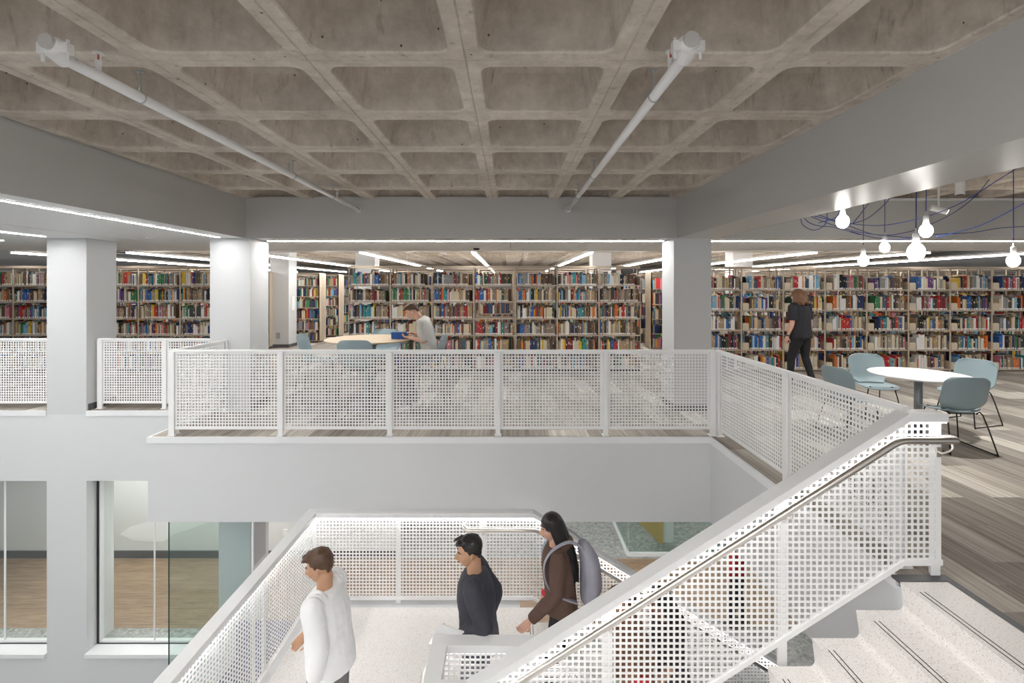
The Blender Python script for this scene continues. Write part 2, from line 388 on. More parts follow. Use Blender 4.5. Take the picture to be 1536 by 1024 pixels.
# beams
b = MB(); b.box(2.5, 3.11, -3, YB+.6, ZS, ZC+.03); struct(b.build('wall_right_beam', M['beam']), 'deep grey painted beam running beside the waffle ceiling', 'beam')
b = MB(); b.box(-3.93, 2.5, YB, YB+.6, ZS, ZC+.03); struct(b.build('wall_back_beam', M['beam']), 'grey painted bulkhead across the back of the atrium', 'beam')
b = MB(); b.box(3.11, 20, YB, YB+.6, ZS, ZC+.0); struct(b.build('wall_back_beam', M['beam']), 'grey bulkhead above the stacks behind the bulb pendants', 'beam')
b = MB(); b.box(-5.85, -3.945, -3, YB+.6, ZS, ZS+.02); struct(b.build('ceiling_soffit', M['tile']), 'smooth soffit made pale for the light on it, around the long light strip', 'ceiling')  # thin board added; the underside's brightness is put into its pale colour
b = MB(); b.box(-5.85, -3.93, -3, YB+.6, ZS+.02, ZC+.03); b.box(-3.945, -3.93, -3, YB, ZS, ZS+.02); struct(b.build('wall_left_beam', M['beam']), 'broad grey soffit with a glowing light strip beside the waffle ceiling', 'beam')
b = MB(); b.box(-20, -5.87, -3, YB+.6, ZS, ZC); struct(b.build('ceiling_left', M['tile']), 'smooth pale soffit beyond the dark joint line', 'ceiling')
b = MB(); b.box(-5.87, -5.85, -3, YB+.6, ZS+.03, ZC); struct(b.build('trim_3', M['dark']), 'dark shadow joint in the left soffit', 'trim')
b = MB()
x = -19.5
while x < 19:
    b.box(x+.004, x+1.216, YB+.6, 9.73, ZS, ZS+.05); x += 1.22
struct(b.build('ceiling_tiles', M['tile']), 'row of pale ceiling boards with narrow joints behind the bulkhead', 'ceiling')
b = MB(); b.box(-20, 20, YB+.6, 9.7, ZS+.05, ZS+.08); b.box(-20, 20, 9.7, 9.72, ZS+.05, ZC); struct(b.build('ceiling_tile_backing', M['dark']), 'dark void above the ceiling boards', 'ceiling')
# enclosing walls far back
b = MB(); b.box(-20, 20, 33.9, 34, 0, ZC+.4); struct(b.build('wall_back', M['paint']), 'pale far wall behind the stacks', 'wall')
b = MB(); b.box(-20.1, -20, -3, 34, -8, ZC+.4); struct(b.build('wall_far_left', M['paint']), 'pale far wall', 'wall')
b = MB(); b.box(20, 20.1, -3, 34, -8, ZC+.4); struct(b.build('wall_far_right', M['paint']), 'pale far wall', 'wall')
# white picture trim in front of bulkhead on the right
b = MB(); b.box(3.2, 20, YB-.05, YB-.01, ZC-.03, ZC-.0); struct(b.build('trim_4', M['trim']), 'thin white strip at the top of the bulkhead above the bulb pendants', 'trim')

# ---------------------------------------------------------------- light strips
def strip(x0, x1, y0, y1, z, label, thick=.012, hous=0, group=None, mat='led', rods=()):
    t = thing('linear_light', label, 'light', ((x0+x1)/2, (y0+y1)/2, z), group=group)
    X, Y = (x1-x0)/2, (y1-y0)/2
    d = MB(); d.box(-X, X, -Y, Y, -thick, 0); d.build('diffuser', M[mat], t)
    for r_ in rods:
        w_ = MB(); w_.tube([(0, r_, hous), (0, r_, ZC-z)], .003, 6); w_.build('suspension_rod', M['trim'], t)
    if hous:
        h = MB(); h.box(-X-.02, X+.02, -Y, Y, .0, hous); h.build('housing', M['trim'], t)
    else:
        h = MB(); w = .008
        h.box(-X-w, -X, -Y-w, Y+w, -thick, 0); h.box(X, X+w, -Y-w, Y+w, -thick, 0); h.box(-X, X, -Y-w, -Y, -thick, 0); h.box(-X, X, Y, Y+w, -thick, 0); h.build('frame', M['trim'], t)
    return t
strip(-4.225, -4.18, -3, 7.0, ZS-.001, 'long recessed light strip in the soffit left of the waffle ceiling')
strip(-6.65, -6.61, -3, 6.9, ZS-.001, 'light strip in the soffit ending at the column nearest the left edge')
strip(-7.9, -7.84, -3, 7.5, ZS-.001, 'outermost short light strip above the left gallery opening')
strip(-3.8, 2.42, 7.575, 7.62, ZS-.001, 'straight light strip crossing under the bulkhead between the two wide columns')
strip(3.04, 19, 7.575, 7.62, ZS-.001, 'straight light strip under the bulkhead behind the bulb pendants')
fx = [-10.54, -8.1, -5.66, -3.15, -.77, 1.74, 4.07, 6.5, 8.9, 11.3]
fxl = ['farthest from the atrium beyond the pale columns', 'above the stacks seen between the pale columns', 'just behind the left wide column', 'over the end of the middle stacks by the grey inner column',
       'over the middle stacks, short and steep', 'over the middle stacks beside the inner ceiling column', 'between the middle stacks and the wide right column', 'just past the wide right column', 'behind the hanging bulbs', 'behind the rightmost hanging bulb']
for x, l in zip(fx, fxl):
    strip(x-.028, x+.028, 10.25, 24, ZS+.015, 'linear light '+l, .03, .05, group='linear lights over the stacks', mat='led_stack', rods=(-6.5, -2.2, 2.2, 6.5))

for x, l in ((-2.4, 'over the landing side of the stair'), (-.71, 'over the middle of the stair'), (1.12, 'over the top steps of the stair')):  # unseen fixtures added behind the camera to brighten the stair
    strip(x-.06, x+.06, -3.2, -.4, ZC-.052, 'added unseen linear light behind the viewpoint '+l, .03, .05, group='added atrium lights', rods=(-1, 1))
# ---------------------------------------------------------------- perforated railings
def perf(mb, o, u, Lr, top, bot, pitch=.038, hole=.0245, th=.004, mu=.03, mt=.0, mbm=.0, u0=0.0, splits=()):
    "perforated sheet; o origin, u horizontal unit vector, top(u)/bot(u) heights; real square holes"
    o = Vector(o); u = Vector(u).normalized(); n = Vector((-u.y, u.x, 0))*th/2; Z = Vector((0, 0, 1))
    def quad(a, b, c, d):
        P = [o+u*p[0]+Z*p[1] for p in (a, b, c, d)]
        k = len(mb.v)
        mb.add([p-n for p in P]+[p+n for p in P], [(0, 1, 2, 3), (7, 6, 5, 4)])
    def side(a, b):
        P = [o+u*p[0]+Z*p[1] for p in (a, b)]
        mb.add([P[0]-n, P[1]-n, P[1]+n, P[0]+n], [(0, 1, 2, 3)])
    nh = int((Lr-2*mu+pitch-hole)/pitch)
    off = (Lr-(nh*pitch-(pitch-hole)))/2
    prev = 0
    for i in range(nh):
        a = off+i*pitch; b = a+hole
        quad((prev, bot(prev)), (a, bot(a)), (a, top(a)), (prev, top(prev)))
        lo = max(bot(a), bot(b))+mbm; hi = min(top(a), top(b))-mt
        j = math.ceil(lo/pitch); zs = []
        while j*pitch+hole <= hi: zs.append(j*pitch); j += 1
        if not zs: quad((a, bot(a)), (b, bot(b)), (b, top(b)), (a, top(a)))
        else:
            quad((a, bot(a)), (b, bot(b)), (b, zs[0]), (a, zs[0]))
            for k, z in enumerate(zs):
                z2 = z+hole
                side((a, z), (b, z)); side((b, z), (b, z2)); side((b, z2), (a, z2)); side((a, z2), (a, z))
                if k+1 < len(zs): quad((a, z2), (b, z2), (b, zs[k+1]), (a, zs[k+1]))
                else: quad((a, z2), (b, z2), (b, top(b)), (a, top(a)))
        prev = b
    quad((prev, bot(prev)), (Lr, bot(Lr)), (Lr, top(Lr)), (prev, top(prev)))

def ribbon(mb, pts, w, t, off=0):
    "flat bar of width w and vertical thickness t following pts (centre line of the top surface)"
    P = [Vector(p) for p in pts]; n = len(P); Ls = []
    for i in range(n):
        d0 = (P[i]-P[i-1]) if i else (P[1]-P[0]); d1 = (P[i+1]-P[i]) if i < n-1 else d0
        d0 = Vector((d0.x, d0.y)).normalized(); d1 = Vector((d1.x, d1.y)).normalized()
        n0 = Vector((-d0.y, d0.x)); n1 = Vector((-d1.y, d1.x)); m = (n0+n1).normalized(); k = 1/max(.3, m.dot(n0))
        Ls.append(Vector((m.x, m.y, 0))*k)
    vs = []
    for p, l in zip(P, Ls):
        a = p+l*(off+w/2); b_ = p+l*(off-w/2)
        vs += [a, b_, b_-Vector((0, 0, t)), a-Vector((0, 0, t))]
    fs = [(4*i+k, 4*i+(k+1) % 4, 4*i+4+(k+1) % 4, 4*i+4+k) for i in range(n-1) for k in range(4)]
    fs += [(3, 2, 1, 0), (4*n-4, 4*n-3, 4*n-2, 4*n-1)]
    return mb.add(vs, fs)

def railing(label, p0, p1, posts, endw=.07, group=None, zb=.09, zt=1.067, seg_gap=.03):
    "straight railing from p0 to p1 (xy) with posts at distances along it"
    p0 = Vector((*p0, 0)); p1 = Vector((*p1, 0)); Lr = (p1-p0).length; u = (p1-p0)/Lr; n = Vector((-u.y, u.x, 0))
    t = thing('railing', label, 'railing', p0, math.atan2(u.y, u.x), group)
    tr_ = MB(); tr_.box(-.035, Lr+.035, -.022, .022, zt-.028, zt); bevel(tr_.build('top_rail', M['rail'], t), .003)
    br = MB(); br.box(0, Lr, -.012, .012, zb-.012, zb+.012); br.build('bottom_rail', M['rail'], t)
    for i, d in enumerate(posts):
        w = endw if (i in (0, len(posts)-1)) else .06
        po = MB(); po.box(d-w/2, d+w/2, -.03, -.006, .002, zt-.028); po.box(d-.006, d+.006, -.006, .04, .002, zt-.03); po.box(d-w/2-.01, d+w/2+.01, -.045, .05, 0, .012)
        bevel(po.build('post', M['rail'], t), .002)
    for a, b_ in zip(posts[:-1], posts[1:]):
        pa = MB(); perf(pa, (a, 0, 0), (1, 0, 0), b_-a, lambda s: zt-.02, lambda s: zb, mu=.05)
        pa.build('perforated_panel', M['rail'], t)
    return t
YP = 6.02
xs = [(x-VX)*YP/F for x in (259, 422, 585, 747, 908, 1068)]
railing('long white perforated railing along the front edge of the balcony', (xs[0], YP), (xs[-1], YP), [x-xs[0] for x in xs], .07)
railing('short white perforated railing returning from the balcony corner to the wide column', (xs[0]-.0, YP+.05), (xs[0], 7.12), [0.0, 1.07], .05)
railing('white perforated railing down the stair side of the carpet, beside the round white table', (2.60, YP), (2.60, 3.2), [0.03, 1.50, 2.80], .08)
railing('white perforated railing in the gallery opening between the two pale columns', (-6.22, 7.36), (-4.5, 7.36), [0, .98, 1.72], .07)
railing('white perforated railing in the leftmost gallery opening', (-8.7, 7.36), (-6.93, 7.36), [0, 1.77], .05)

# ---------------------------------------------------------------- staircase
RUN = .277; RI = .1757; ZLAND = -1.757; XN = 2.45
stair = thing('staircase', 'white terrazzo staircase with grooved treads descending from the carpet to a landing', 'staircase', (0, 0, 0))
def flight(x0, z0, n, rise, sgn, y0, y1, first=None):
    top = []
    x = x0; z = z0; r = .035
    for i in range(n):
        # tread outer edge at x, riser down then tread
        top.append((x, z)); x_in = x-sgn*-.03*0
        zz = z-rise
        xi = x-sgn*(-.022)      # riser rakes back under the nosing
        xi = x-(-sgn)*0.022*1
        for k in range(5):
            a = math.pi/2*k/4
            top.append((x+sgn*(-.018)+sgn*r*(1-math.cos(a)), zz+r*(1-math.sin(a))))
        x += sgn*RUN; z = zz
    return top, x, z
def stair_mesh(name, x0, z0, n, rise, sgn, y0, y1, xstart):
    top, xe, ze = flight(x0, z0, n, rise, sgn, y0, y1)
    sl = rise/RUN
    poly = [(xstart, z0)]+top+[(xe-sgn*.1, ze)]
    low = [(xe-sgn*.1, ze-.12), (x0-sgn*.02, z0-.02-rise-.12), (xstart, z0-.25)]
    mb = MB(); mb.prism(poly+low, y0, y1)
    o = mb.build(name, M['terrazzo'], stair)
    gv = MB()
    x = x0; z = z0
    for i in range(n):
        for q in (.035, .065):
            a = x-sgn*q; gv.box(min(a, a-sgn*.006), max(a, a-sgn*.006), y0+.1, y1-.1, z+.0002, z+.0012)
        x += sgn*RUN; z -= rise
    gv.build('groove', M['kick'], stair)
    return o
stair_mesh('flight', XN, 0, 10, RI, -1, 1.0, 3.03, XS)
stair_mesh('flight', .287, ZLAND, 11, .1675, 1, 3.52, 5.44, .12)
ld = MB(); ld.slab([(-2.2, 1.0), (.02, 1.0), (.02, 3.1), (.12, 3.1), (.12, 5.44), (-2.2, 5.44)], ZLAND-.22, ZLAND)
ld.build('landing', M['terrazzo'], stair)
ld = MB(); ld.box(-2.26, .12, 5.44, 5.56, ZLAND-.2, ZLAND+.0); ld.box(-2.3, -2.2, 1.0, 5.56, ZLAND-.2, ZLAND+.0); ld.build('edge_beam', M['paint'], stair)
b = MB(); b.slab([(XN-.0, YS-.05), (XS, YS-.05), (XS, 1.0), (XS+.045, 1.0), (XS+.045, YS+.02), (XN, YS+.02)], -.012, .006); struct(b.build('trim_5', M['rubber']), 'dark threshold strip between the carpet and the top step', 'trim')

CAPT = .055; CAPW = .115
def guard(label, path, posts=(), led_side=-1, panels=None, endcap=None, botoff=None, bar=None, name='stair_guard', ledz=True):
    """path: list of (x, y, ztop, zbottom) ; posts: list of (x, y, ztop, zfloor, alongX)"""
    t = thing(name, label, 'stair guard', (path[0][0], path[0][1], path[0][3]))
    O = Vector(t.location)
    loc = lambda p: Vector(p)-O
    cp = MB(); ribbon(cp, [loc((p[0], p[1], p[2])) for p in path], CAPW, CAPT); bevel(cp.build('cap', M['cap'], t), .003)
    bb = MB(); ribbon(bb, [loc((p[0], p[1], p[3]+.03)) for p in path], .03, .036); bb.build('bottom_rail', M['rail'], t)
    i = 0; pa = None
    while i < len(path)-1:
        # straight runs in plan become one panel
        j = i+1; d = Vector((path[j][0]-path[i][0], path[j][1]-path[i][1], 0)).normalized()
        while j+1 < len(path):
            d2 = Vector((path[j+1][0]-path[j][0], path[j+1][1]-path[j][1], 0)).normalized()
            if d2.dot(d) > .999: j += 1
            else: break
        seg = path[i:j+1]; p0 = Vector((seg[0][0], seg[0][1], 0)); ds = [(Vector((s[0], s[1], 0))-p0).length for s in seg]
        def mk(ix):
            def f(s):
                for k in range(len(ds)-1):
                    if s <= ds[k+1] or k == len(ds)-2:
                        q = (s-ds[k])/(ds[k+1]-ds[k]); return seg[k][ix]*(1-q)+seg[k+1][ix]*q
            return f
        ft, fb = mk(2), mk(3)
        pa = MB(); perf(pa, Vector((p0.x, p0.y, 0))-O+Vector((0, 0, 0)), d, ds[-1], lambda s: ft(s)-.012, lambda s: fb(s)+.006, mu=.03)
        pa.build('perforated_panel', M['rail'], t)
        i = j
    if ledz:
        le = MB(); ribbon(le, [loc((p[0], p[1], p[2]-CAPT-.001)) for p in path], .014, .008, off=led_side*.034); le.build('light_strip', M['led_rail'], t)
    for (x, y, zt, zf, ax) in posts:
        po = MB(); w = .03; q = .01
        if ax: po.box(x-w, x+w, y+.004, y+.004+q, zf, zt-.02); po.box(x-.006, x+.006, y+.006, y+.05, zf, zt-.05)
        else: po.box(x-q, x+.0, y-w, y+w, zf, zt-.02)
        o = po.build('post', M['rail'], t); o.location = -O
    return t
SL = RI/RUN
def g1top(x): return 1.055-SL*max(0, 2.49-x)
YG = 3.085
xflat = 2.49-(1.055+.70)/SL
path = [(2.755, YG, 1.055, .085), (2.53, YG, 1.055, .085)]
path = [(2.755, YG, 1.055, .085), (2.51, YG, 1.055, .083), (xflat, YG, -.70, -1.70), (-.50, YG, -.70, -1.70)]
guard('large white perforated guard sloping down the near flight with glowing cap underside',
      path+[(-.50, 3.49, -.70, -1.70), (.24, 3.49, -.70, -1.70), (3.2, 3.49, -.70-.605*2.96, -1.70-.605*2.96)],
      posts=[(2.725, YG, 1.055, .0, 1), (1.745, YG, g1top(1.745), -.60, 1), (.63, YG, g1top(.63), -1.25, 1), (-.46, YG, -.70, ZLAND, 1)], led_side=1)
guard('white perforated guard around the far and outer sides of the stair landing',
      [(-2.24, 1.0, -.70, -1.70), (-2.24, 5.50, -.70, -1.70), (.27, 5.50, -.70, -1.70), (3.2, 5.50, -.70-.605*2.93, -1.70-.605*2.93)],
      posts=[(-2.25, 4.45, -.70, ZLAND, 0), (-1.265, 5.50, -.70, ZLAND, 1), (-.30, 5.50, -.70, ZLAND, 1), (-2.25, 3.2, -.70, ZLAND, 0)], led_side=-1)

def handrail(label, pts, brackets, r=.0215):
    t = thing('handrail', label, 'handrail', pts[0])
    O = Vector(pts[0])
    m_ = MB(); P = []
    pts = [Vector(p) for p in pts]
    for i, p in enumerate(pts):        # round the bends
        if 0 < i < len(pts)-1:
            a = (pts[i-1]-p); c = (pts[i+1]-p); d = min(.05, a.length/2, c.length/2)
            A = p+a.normalized()*d; Cc = p+c.normalized()*d
            for k in range(7):
                q = k/6; P.append(A*(1-q)**2+p*2*q*(1-q)+Cc*q*q)
        else: P.append(p)
    m_.tube([p-O for p in P], r, 14); m_.build('rail', M['steel'], t, True)
    for a, b_ in brackets:
        a = Vector(a)-O; b_ = Vector(b_)-O; q = MB(); q.tube([b_, b_+Vector((0, -.03, -.0)), a+Vector((0, .0, -.055)), a+Vector((0, 0, -.018))], .007, 8, smooth=4); q.box(b_.x-.016, b_.x+.016, b_.y-.004, b_.y+.004, b_.z-.03, b_.z+.03); q.build('bracket', M['steel'], t, False)
    return t
YH = 2.985
hz = lambda x: .90-SL*(2.41-x)
handrail('brushed steel handrail along the near flight, looping back at the top',
         [(2.73, YG+.06, .86), (2.77, 3.04, .90), (2.77, YH, .90), (2.41, YH, .90), (-.25, YH, hz(-.25)), (-.42, YH, hz(-.25)), (-.56, YH+.03, hz(-.25)), (-.58, 3.3, hz(-.25)), (-.56, 3.38, hz(-.25))],
         [((1.745, YH, hz(1.745)), (1.745, YG-.008, hz(1.745)-.08)), ((.63, YH, hz(.63)), (.63, YG-.008, hz(.63)-.08)), ((2.735, YH, .90), (2.735, YG-.008, .80))])
h2 = lambda x: -.86-.605*(x-.30)
handrail('brushed steel handrail on the far guard of the lower flight behind the hooded student',
         [(-.50, 5.46, -.86+.04), (-.52, 5.40, -.83), (-.47, 5.38, -.86), (.30, 5.38, -.86), (3.1, 5.38, h2(3.1))],
         [((-.30, 5.38, -.86), (-.30, 5.49, -.94))])

# ---------------------------------------------------------------- lower level
lf = MB(); lf.box(-13, 13, 7.72, 9.7, ZL-.2, ZL); struct(lf.build('floor_lower_oak', M['oak']), 'oak plank floor of the level below', 'floor')
lf = MB(); lf.box(-13, -3.86, YB+.225, 7.72, ZL-.2, ZL); lf.box(-3.86, 13, 5.6, 7.72, ZL-.2, ZL); lf.box(2.9, 13, -3, 5.6, ZL-.2, ZL); lf.box(-13, 13, 9.7, 20, ZL-.2, ZL)
struct(lf.build('floor_lower_carpet', M['marble_carpet']), 'grey marbled carpet of the level below', 'floor')
lf = MB(); lf.box(-13, 13, -3, 8, -7.6, -7.5); struct(lf.build('floor_bottom', M['marble_carpet']), 'grey floor at the foot of the atrium', 'floor')
b = MB(); b.box(-13, -2.3, 9.74, 9.9, ZL, ZB); struct(b.build('wall_lower_back', M['lower_wall']), 'pale corridor wall behind the tall interior windows', 'wall')
b = MB(); b.box(-13, -2.29, 9.71, 9.74, ZL, ZL+.14); struct(b.build('baseboard_lower_back', M['rubber']), 'dark baseboard along the lower corridor wall', 'baseboard')
b = MB(); b.box(-13, 13, 16, 16.1, ZL, ZB); struct(b.build('wall_lower_far', M['lower_wall']), 'pale far wall of the lower level', 'wall')
# white blob mural (flat decal panels on the corridor wall)
mu = MB(); pts = [(-5.9, -2.62), (-5.5, -2.45), (-5.0, -2.40), (-4.4, -2.2), (-3.9, -2.05), (-3.5, -1.7), (-3.2, -1.2), (-4.0, -1.3), (-4.6, -1.75), (-5.4, -1.9), (-6.2, -2.1), (-6.3, -2.4)]
pts = [at(x, y, 9.735) for x, y in ((180, 801), (200, 810), (222, 812), (245, 812), (262, 800), (280, 795), (320, 780), (345, 760), (300, 770), (262, 778), (225, 782), (195, 790))]
mu.add([(p.x, 9.732, p.z) for p in pts]+[(p.x, 9.739, p.z) for p in pts], [tuple(range(12)), tuple(range(23, 11, -1))]+[(i, i+12, (i+1) % 12+12, (i+1) % 12) for i in range(12)])
tag(mu.build('wall_mural', M['mural']), 'white wavy shape applied to the corridor wall behind the interior window', 'mural')
# interior windows
def window(n, x0, x1, mull, label):
    t = thing('window_%d' % n, label, 'window', ((x0+x1)/2, 7.40, ZL)); t['kind'] = 'structure'
    X = (x1-x0)/2; H = ZB-ZL
    f = MB(); f.box(-X, -X+.03, -.02, .02, 0, H); f.box(X-.03, X, -.02, .02, 0, H); f.box(-X, X, -.02, .02, 0, .012); f.box(-X, X, -.02, .02, H-.02, H); f.build('window_frame', M['black_frame'], t)
    f = MB(); f.box(-X+.03, -X+.055, -.01, .05, .03, H-.02); f.box(X-.055, X-.03, -.01, .05, .03, H-.02); f.box(-X+.03, X-.03, -.01, .05, .012, .045); f.build('window_bead', M['trim'], t)
    g = MB(); g.box(-X+.03, X-.03, -.004, .004, .03, H-.02); g.build('pane', M['glass'], t)
    for m_ in mull:
        q = MB(); q.box(m_-(x0+x1)/2-.006, m_-(x0+x1)/2+.006, -.012, .012, .03, H-.02); q.build('mullion', M['trim'], t)
    s = MB(); s.box(-X+.0, X, -.24, -.02, -.055, -.0); s.build('window_sill', M['trim'], t)
window(1, -8.73, -6.89, [-7.72], 'interior window at the left edge looking onto an oak corridor floor')
window(2, -6.30, -4.33, [-5.43], 'wide interior window with black frame partly behind the green glass')
# green glass sheet under the balcony edge
g = MB(); g.box(-4.22, -3.19, 5.99, 6.002, ZL-1.6, ZB); o = g.build('glass_screen', M['glass_green']); tag(o, 'tall green tinted glass sheet hanging below the balcony corner', 'glass screen')
g2 = MB(); g2.box(-4.226, -4.22, 5.988, 6.004, ZL-1.6, ZB); g2.build('edge', plain('glass_edge', (.03, .09, .08), .2), o)
g2 = MB(); g2.box(-3.19, -3.17, 5.98, 6.01, ZL-1.6, ZB); g2.build('channel', M['trim'], o)
# plaque on the side of the lower column
p = MB(); p.box(-3.858, -3.84, 7.27, 7.62, -2.35, -1.2); tag(p.build('wall_plaque', M['plaque']), 'grey rectangular plaque on the pale pillar below the balcony', 'sign')
sw = MB(); c = at(428, 798, 9.73); sw.box(c.x-.045, c.x+.045, 9.72, 9.738, c.z-.06, c.z+.06); o = sw.build('light_switch', M['white']); tag(o, 'small pale switch plate on the lower corridor wall', 'switch')
# glazed room on the lower level
t = thing('glass_partition', 'low frameless glass box with pale base rails on the lower carpet', 'glass partition', (2.40, 9.8, ZL))
q = MB(); q.box(0, 3.4, -.03, .03, 0, .07); q.box(-.03, .03, 0, 4, 0, .07); q.build('base_rail', M['trim'], t)
q = MB(); q.box(.03, 3.4, -.006, .006, .07, 2.5); q.box(-.006, .006, .03, 4, .07, 2.5); q.build('pane', M['glass_green'], t)
b = MB(); b.box(3.27, 3.5, 10.3, 10.55, ZL, ZB); struct(b.build('column', M['lower_wall']), 'white pillar inside the lower glass box', 'column')
pn = MB(); pn.prism([(2.35, -2.75), (3.26, -2.75), (3.26, -3.6), (3.2, -3.6)], 10.25, 10.29); tag(pn.build('ochre_wall_panel', M['ochre']), 'ochre panel behind the lower glass box', 'panel')
# blue upholstered bench below the outer guard
bn = thing('bench', 'dark blue bench at the lower level beyond the landing guard', 'bench', (-3.0, 6.3, ZL)); 
q = MB(); q.box(-.7, .7, -.3, .3, .2, .45); bevel(q.build('seat', M['blue_seat'], bn), .03, 3); q = MB(); q.box(-.7, .7, .22, .32, .45, .9); bevel(q.build('backrest', M['blue_seat'], bn), .03, 3)
q = MB(); q.box(-.66, .66, -.25, .25, 0, .2); q.build('base', M['kick'], bn)
# unseen lamps added under the slab to light the lower level
for i, (x, y) in enumerate([(-7.5, 8.6), (-4.9, 8.6), (-1.5, 8.4), (1.5, 8.4), (4.5, 8.4), (0, 12.5), (4, 12.5)]):
    l = MB(); l.box(-.6, .6, -.08, .08, -.03, 0); tag(l.build('added_lamp', M['led_lower'], loc=(x, y, ZB-.002)), 'added unseen lamp lighting the lower level, under the balcony slab', 'light', group='added lamps under the slab')

# ---------------------------------------------------------------- bookcases and books
BAY = .914
BOOKS = []     # (x, y, z, thickness, depth, height, colour, facing, bay, shelf, block, order, visible)
stuff = MB()
def add_book(mb, x, y, z, t, d, h, ci, face=-1, lean=0.0, tagh=True):
    "book standing at x..x+t, spine at y (face -1 looks to the viewer)"
    y2 = y-face*d; ya, yb = min(y, y2), max(y, y2)
    k = math.tan(lean)*h
    vs = [(x, ya, z), (x+t, ya, z), (x+t, yb, z), (x, yb, z), (x+k, ya, z+h), (x+t+k, ya, z+h), (x+t+k, yb, z+h), (x+k, yb, z+h)]
    mb.add(vs, [(0, 3, 2, 1), (0, 1, 5, 4), (1, 2, 6, 5), (2, 3, 7, 6), (3, 0, 4, 7)], ci)
    mb.add([vs[4], vs[5], vs[6], vs[7]], [(0, 1, 2, 3)], PAGE)
    if tagh and face < 0 and t > .014:
        e = .0015; a = .03/h; b_ = a+.035/h
        q = lambda u, v: (x+t*u+k*v, ya-e, z+h*v)
        mb.add([q(.08, .02), q(.92, .02), q(.92, .135), q(.08, .135)], [(0, 1, 2, 3)], LAB)
        if ci not in (12, 13) and R.random() < .6:
            v0 = .45+R.random()*.25; v1 = v0+.04+.16*R.random()
            mb.add([q(.25, v0), q(.75, v0), q(.75, v1), q(.25, v1)], [(0, 1, 2, 3)], R.choice([12, 13, 13, 3, 10]))
BLOCKS = [('left', -11.78, 6, [1.886, 1.53, 1.163, .80, .434, .07], 2.29, .365),
          ('centre', -3.52, 7, [1.886, 1.53, 1.163, .80, .434, .07], 2.29, .365),
          ('right', 4.17, 8, [1.79, 1.343, .905, .477, .05], 2.27, .43)]
DEP = .27
def fill_row(bx, z, gap, Yf, block, bay, sh, near, face=-1, w0=.03):
    x = bx+w0; xe = bx+BAY-.035; order = 0
    fillto = xe-(R.random()**2)*.14
    if block == 'right': x += .16 if near and face < 0 else .02
    base_h = min(gap-.07, (.225 if block != 'right' else .25)+.045*R.random())
    browns = bx+BAY*(.62+.1*R.random()) if block == 'centre' else 99
    run_c = None
    while x < fillto:
        t = R.choice([.014, .018, .022, .026, .03, .036, .045]) if near else R.choice([.022, .03, .04])
        if block == 'right' and R.random() < .15: t = .05
        if x+t > xe: break
        h = min(gap-.055, base_h+R.uniform(-.045, .045)) if x < browns else min(gap-.06, base_h+R.uniform(-.01, .012))
        if run_c is None or R.random() < .7: run_c = R.choices(range(len(PAL)), WT_BROWN if x > browns else WT_MIX)[0]
        d = R.uniform(.15, .22)
        BOOKS.append([x, Yf+(.015+R.uniform(0, .02))*(-face), z, t-.0015, d, h, run_c, face, bay, sh, block, order, near])
        x += t+R.choice([0, 0, 0, .001]); order += 1
def bay_case(block, bx, zs, top, gap, bay, label, n_bays):
    t = thing('bookcase', label, 'bookcase', (bx+BAY/2, 10.58, 0), group='bookcases in the front row of the stacks')
    h = BAY/2
    for s in (-1, 1):
        u = MB(); xa, xb = (-h, -h+.014) if s < 0 else (h-.014, h)
        u.box(xa, xb, 0.0, .012, .0, top); u.box(xa, xb, .27, .31, 0, top); u.box(xa, xb, .568, .58, 0, top)
        zz = [top]+list(zs)
        for z in zs: u.box(xa+.006 if s < 0 else xa, xb if s < 0 else xb-.006, .012, .568, z, z+.17)
        u.build('upright', M['case'], t)
    for z in zs:
        q = MB(); q.box(-h+.022, h-.022, -.005, .265, z-.016, z); q.box(-h+.022, h-.022, .315, .585, z-.016, z); q.box(-h+.022, h-.022, -.008, -.004, z-.026, z+.002)
        q.build('shelf', M['case'], t)
    q = MB(); q.box(-h, h, .0, .58, top, top+.018); q.box(-h, h, 0, .01, top-.035, top); q.build('top_panel', M['case'], t)
    q = MB(); q.box(-h, h, .02, .56, 0, zs[-1]-.016); q.build('kick_plate', M['kick'], t)
nm = {'left': 'of the stacks behind the pale gallery columns', 'centre': 'of the middle stacks behind the balcony railing', 'right': 'of the stacks behind the pale blue chairs'}
for block, bx0, nb, zs, top, gap in BLOCKS:
    for bay in range(nb):
        bx = bx0+bay*BAY
        vis = 'beige metal bookcase, bay %d %s' % (bay+1, nm[block])
        bay_case(block, bx, zs, top, gap, bay, vis, nb)
        for sh, z in enumerate(zs):
            empty = block == 'centre' and bay == 3 and sh == 2
            if not empty: fill_row(bx, z, gap, 10.58, block, bay, sh, True)
            if not empty: fill_row(bx, z, gap, 11.16, block, bay, sh, False, 1)
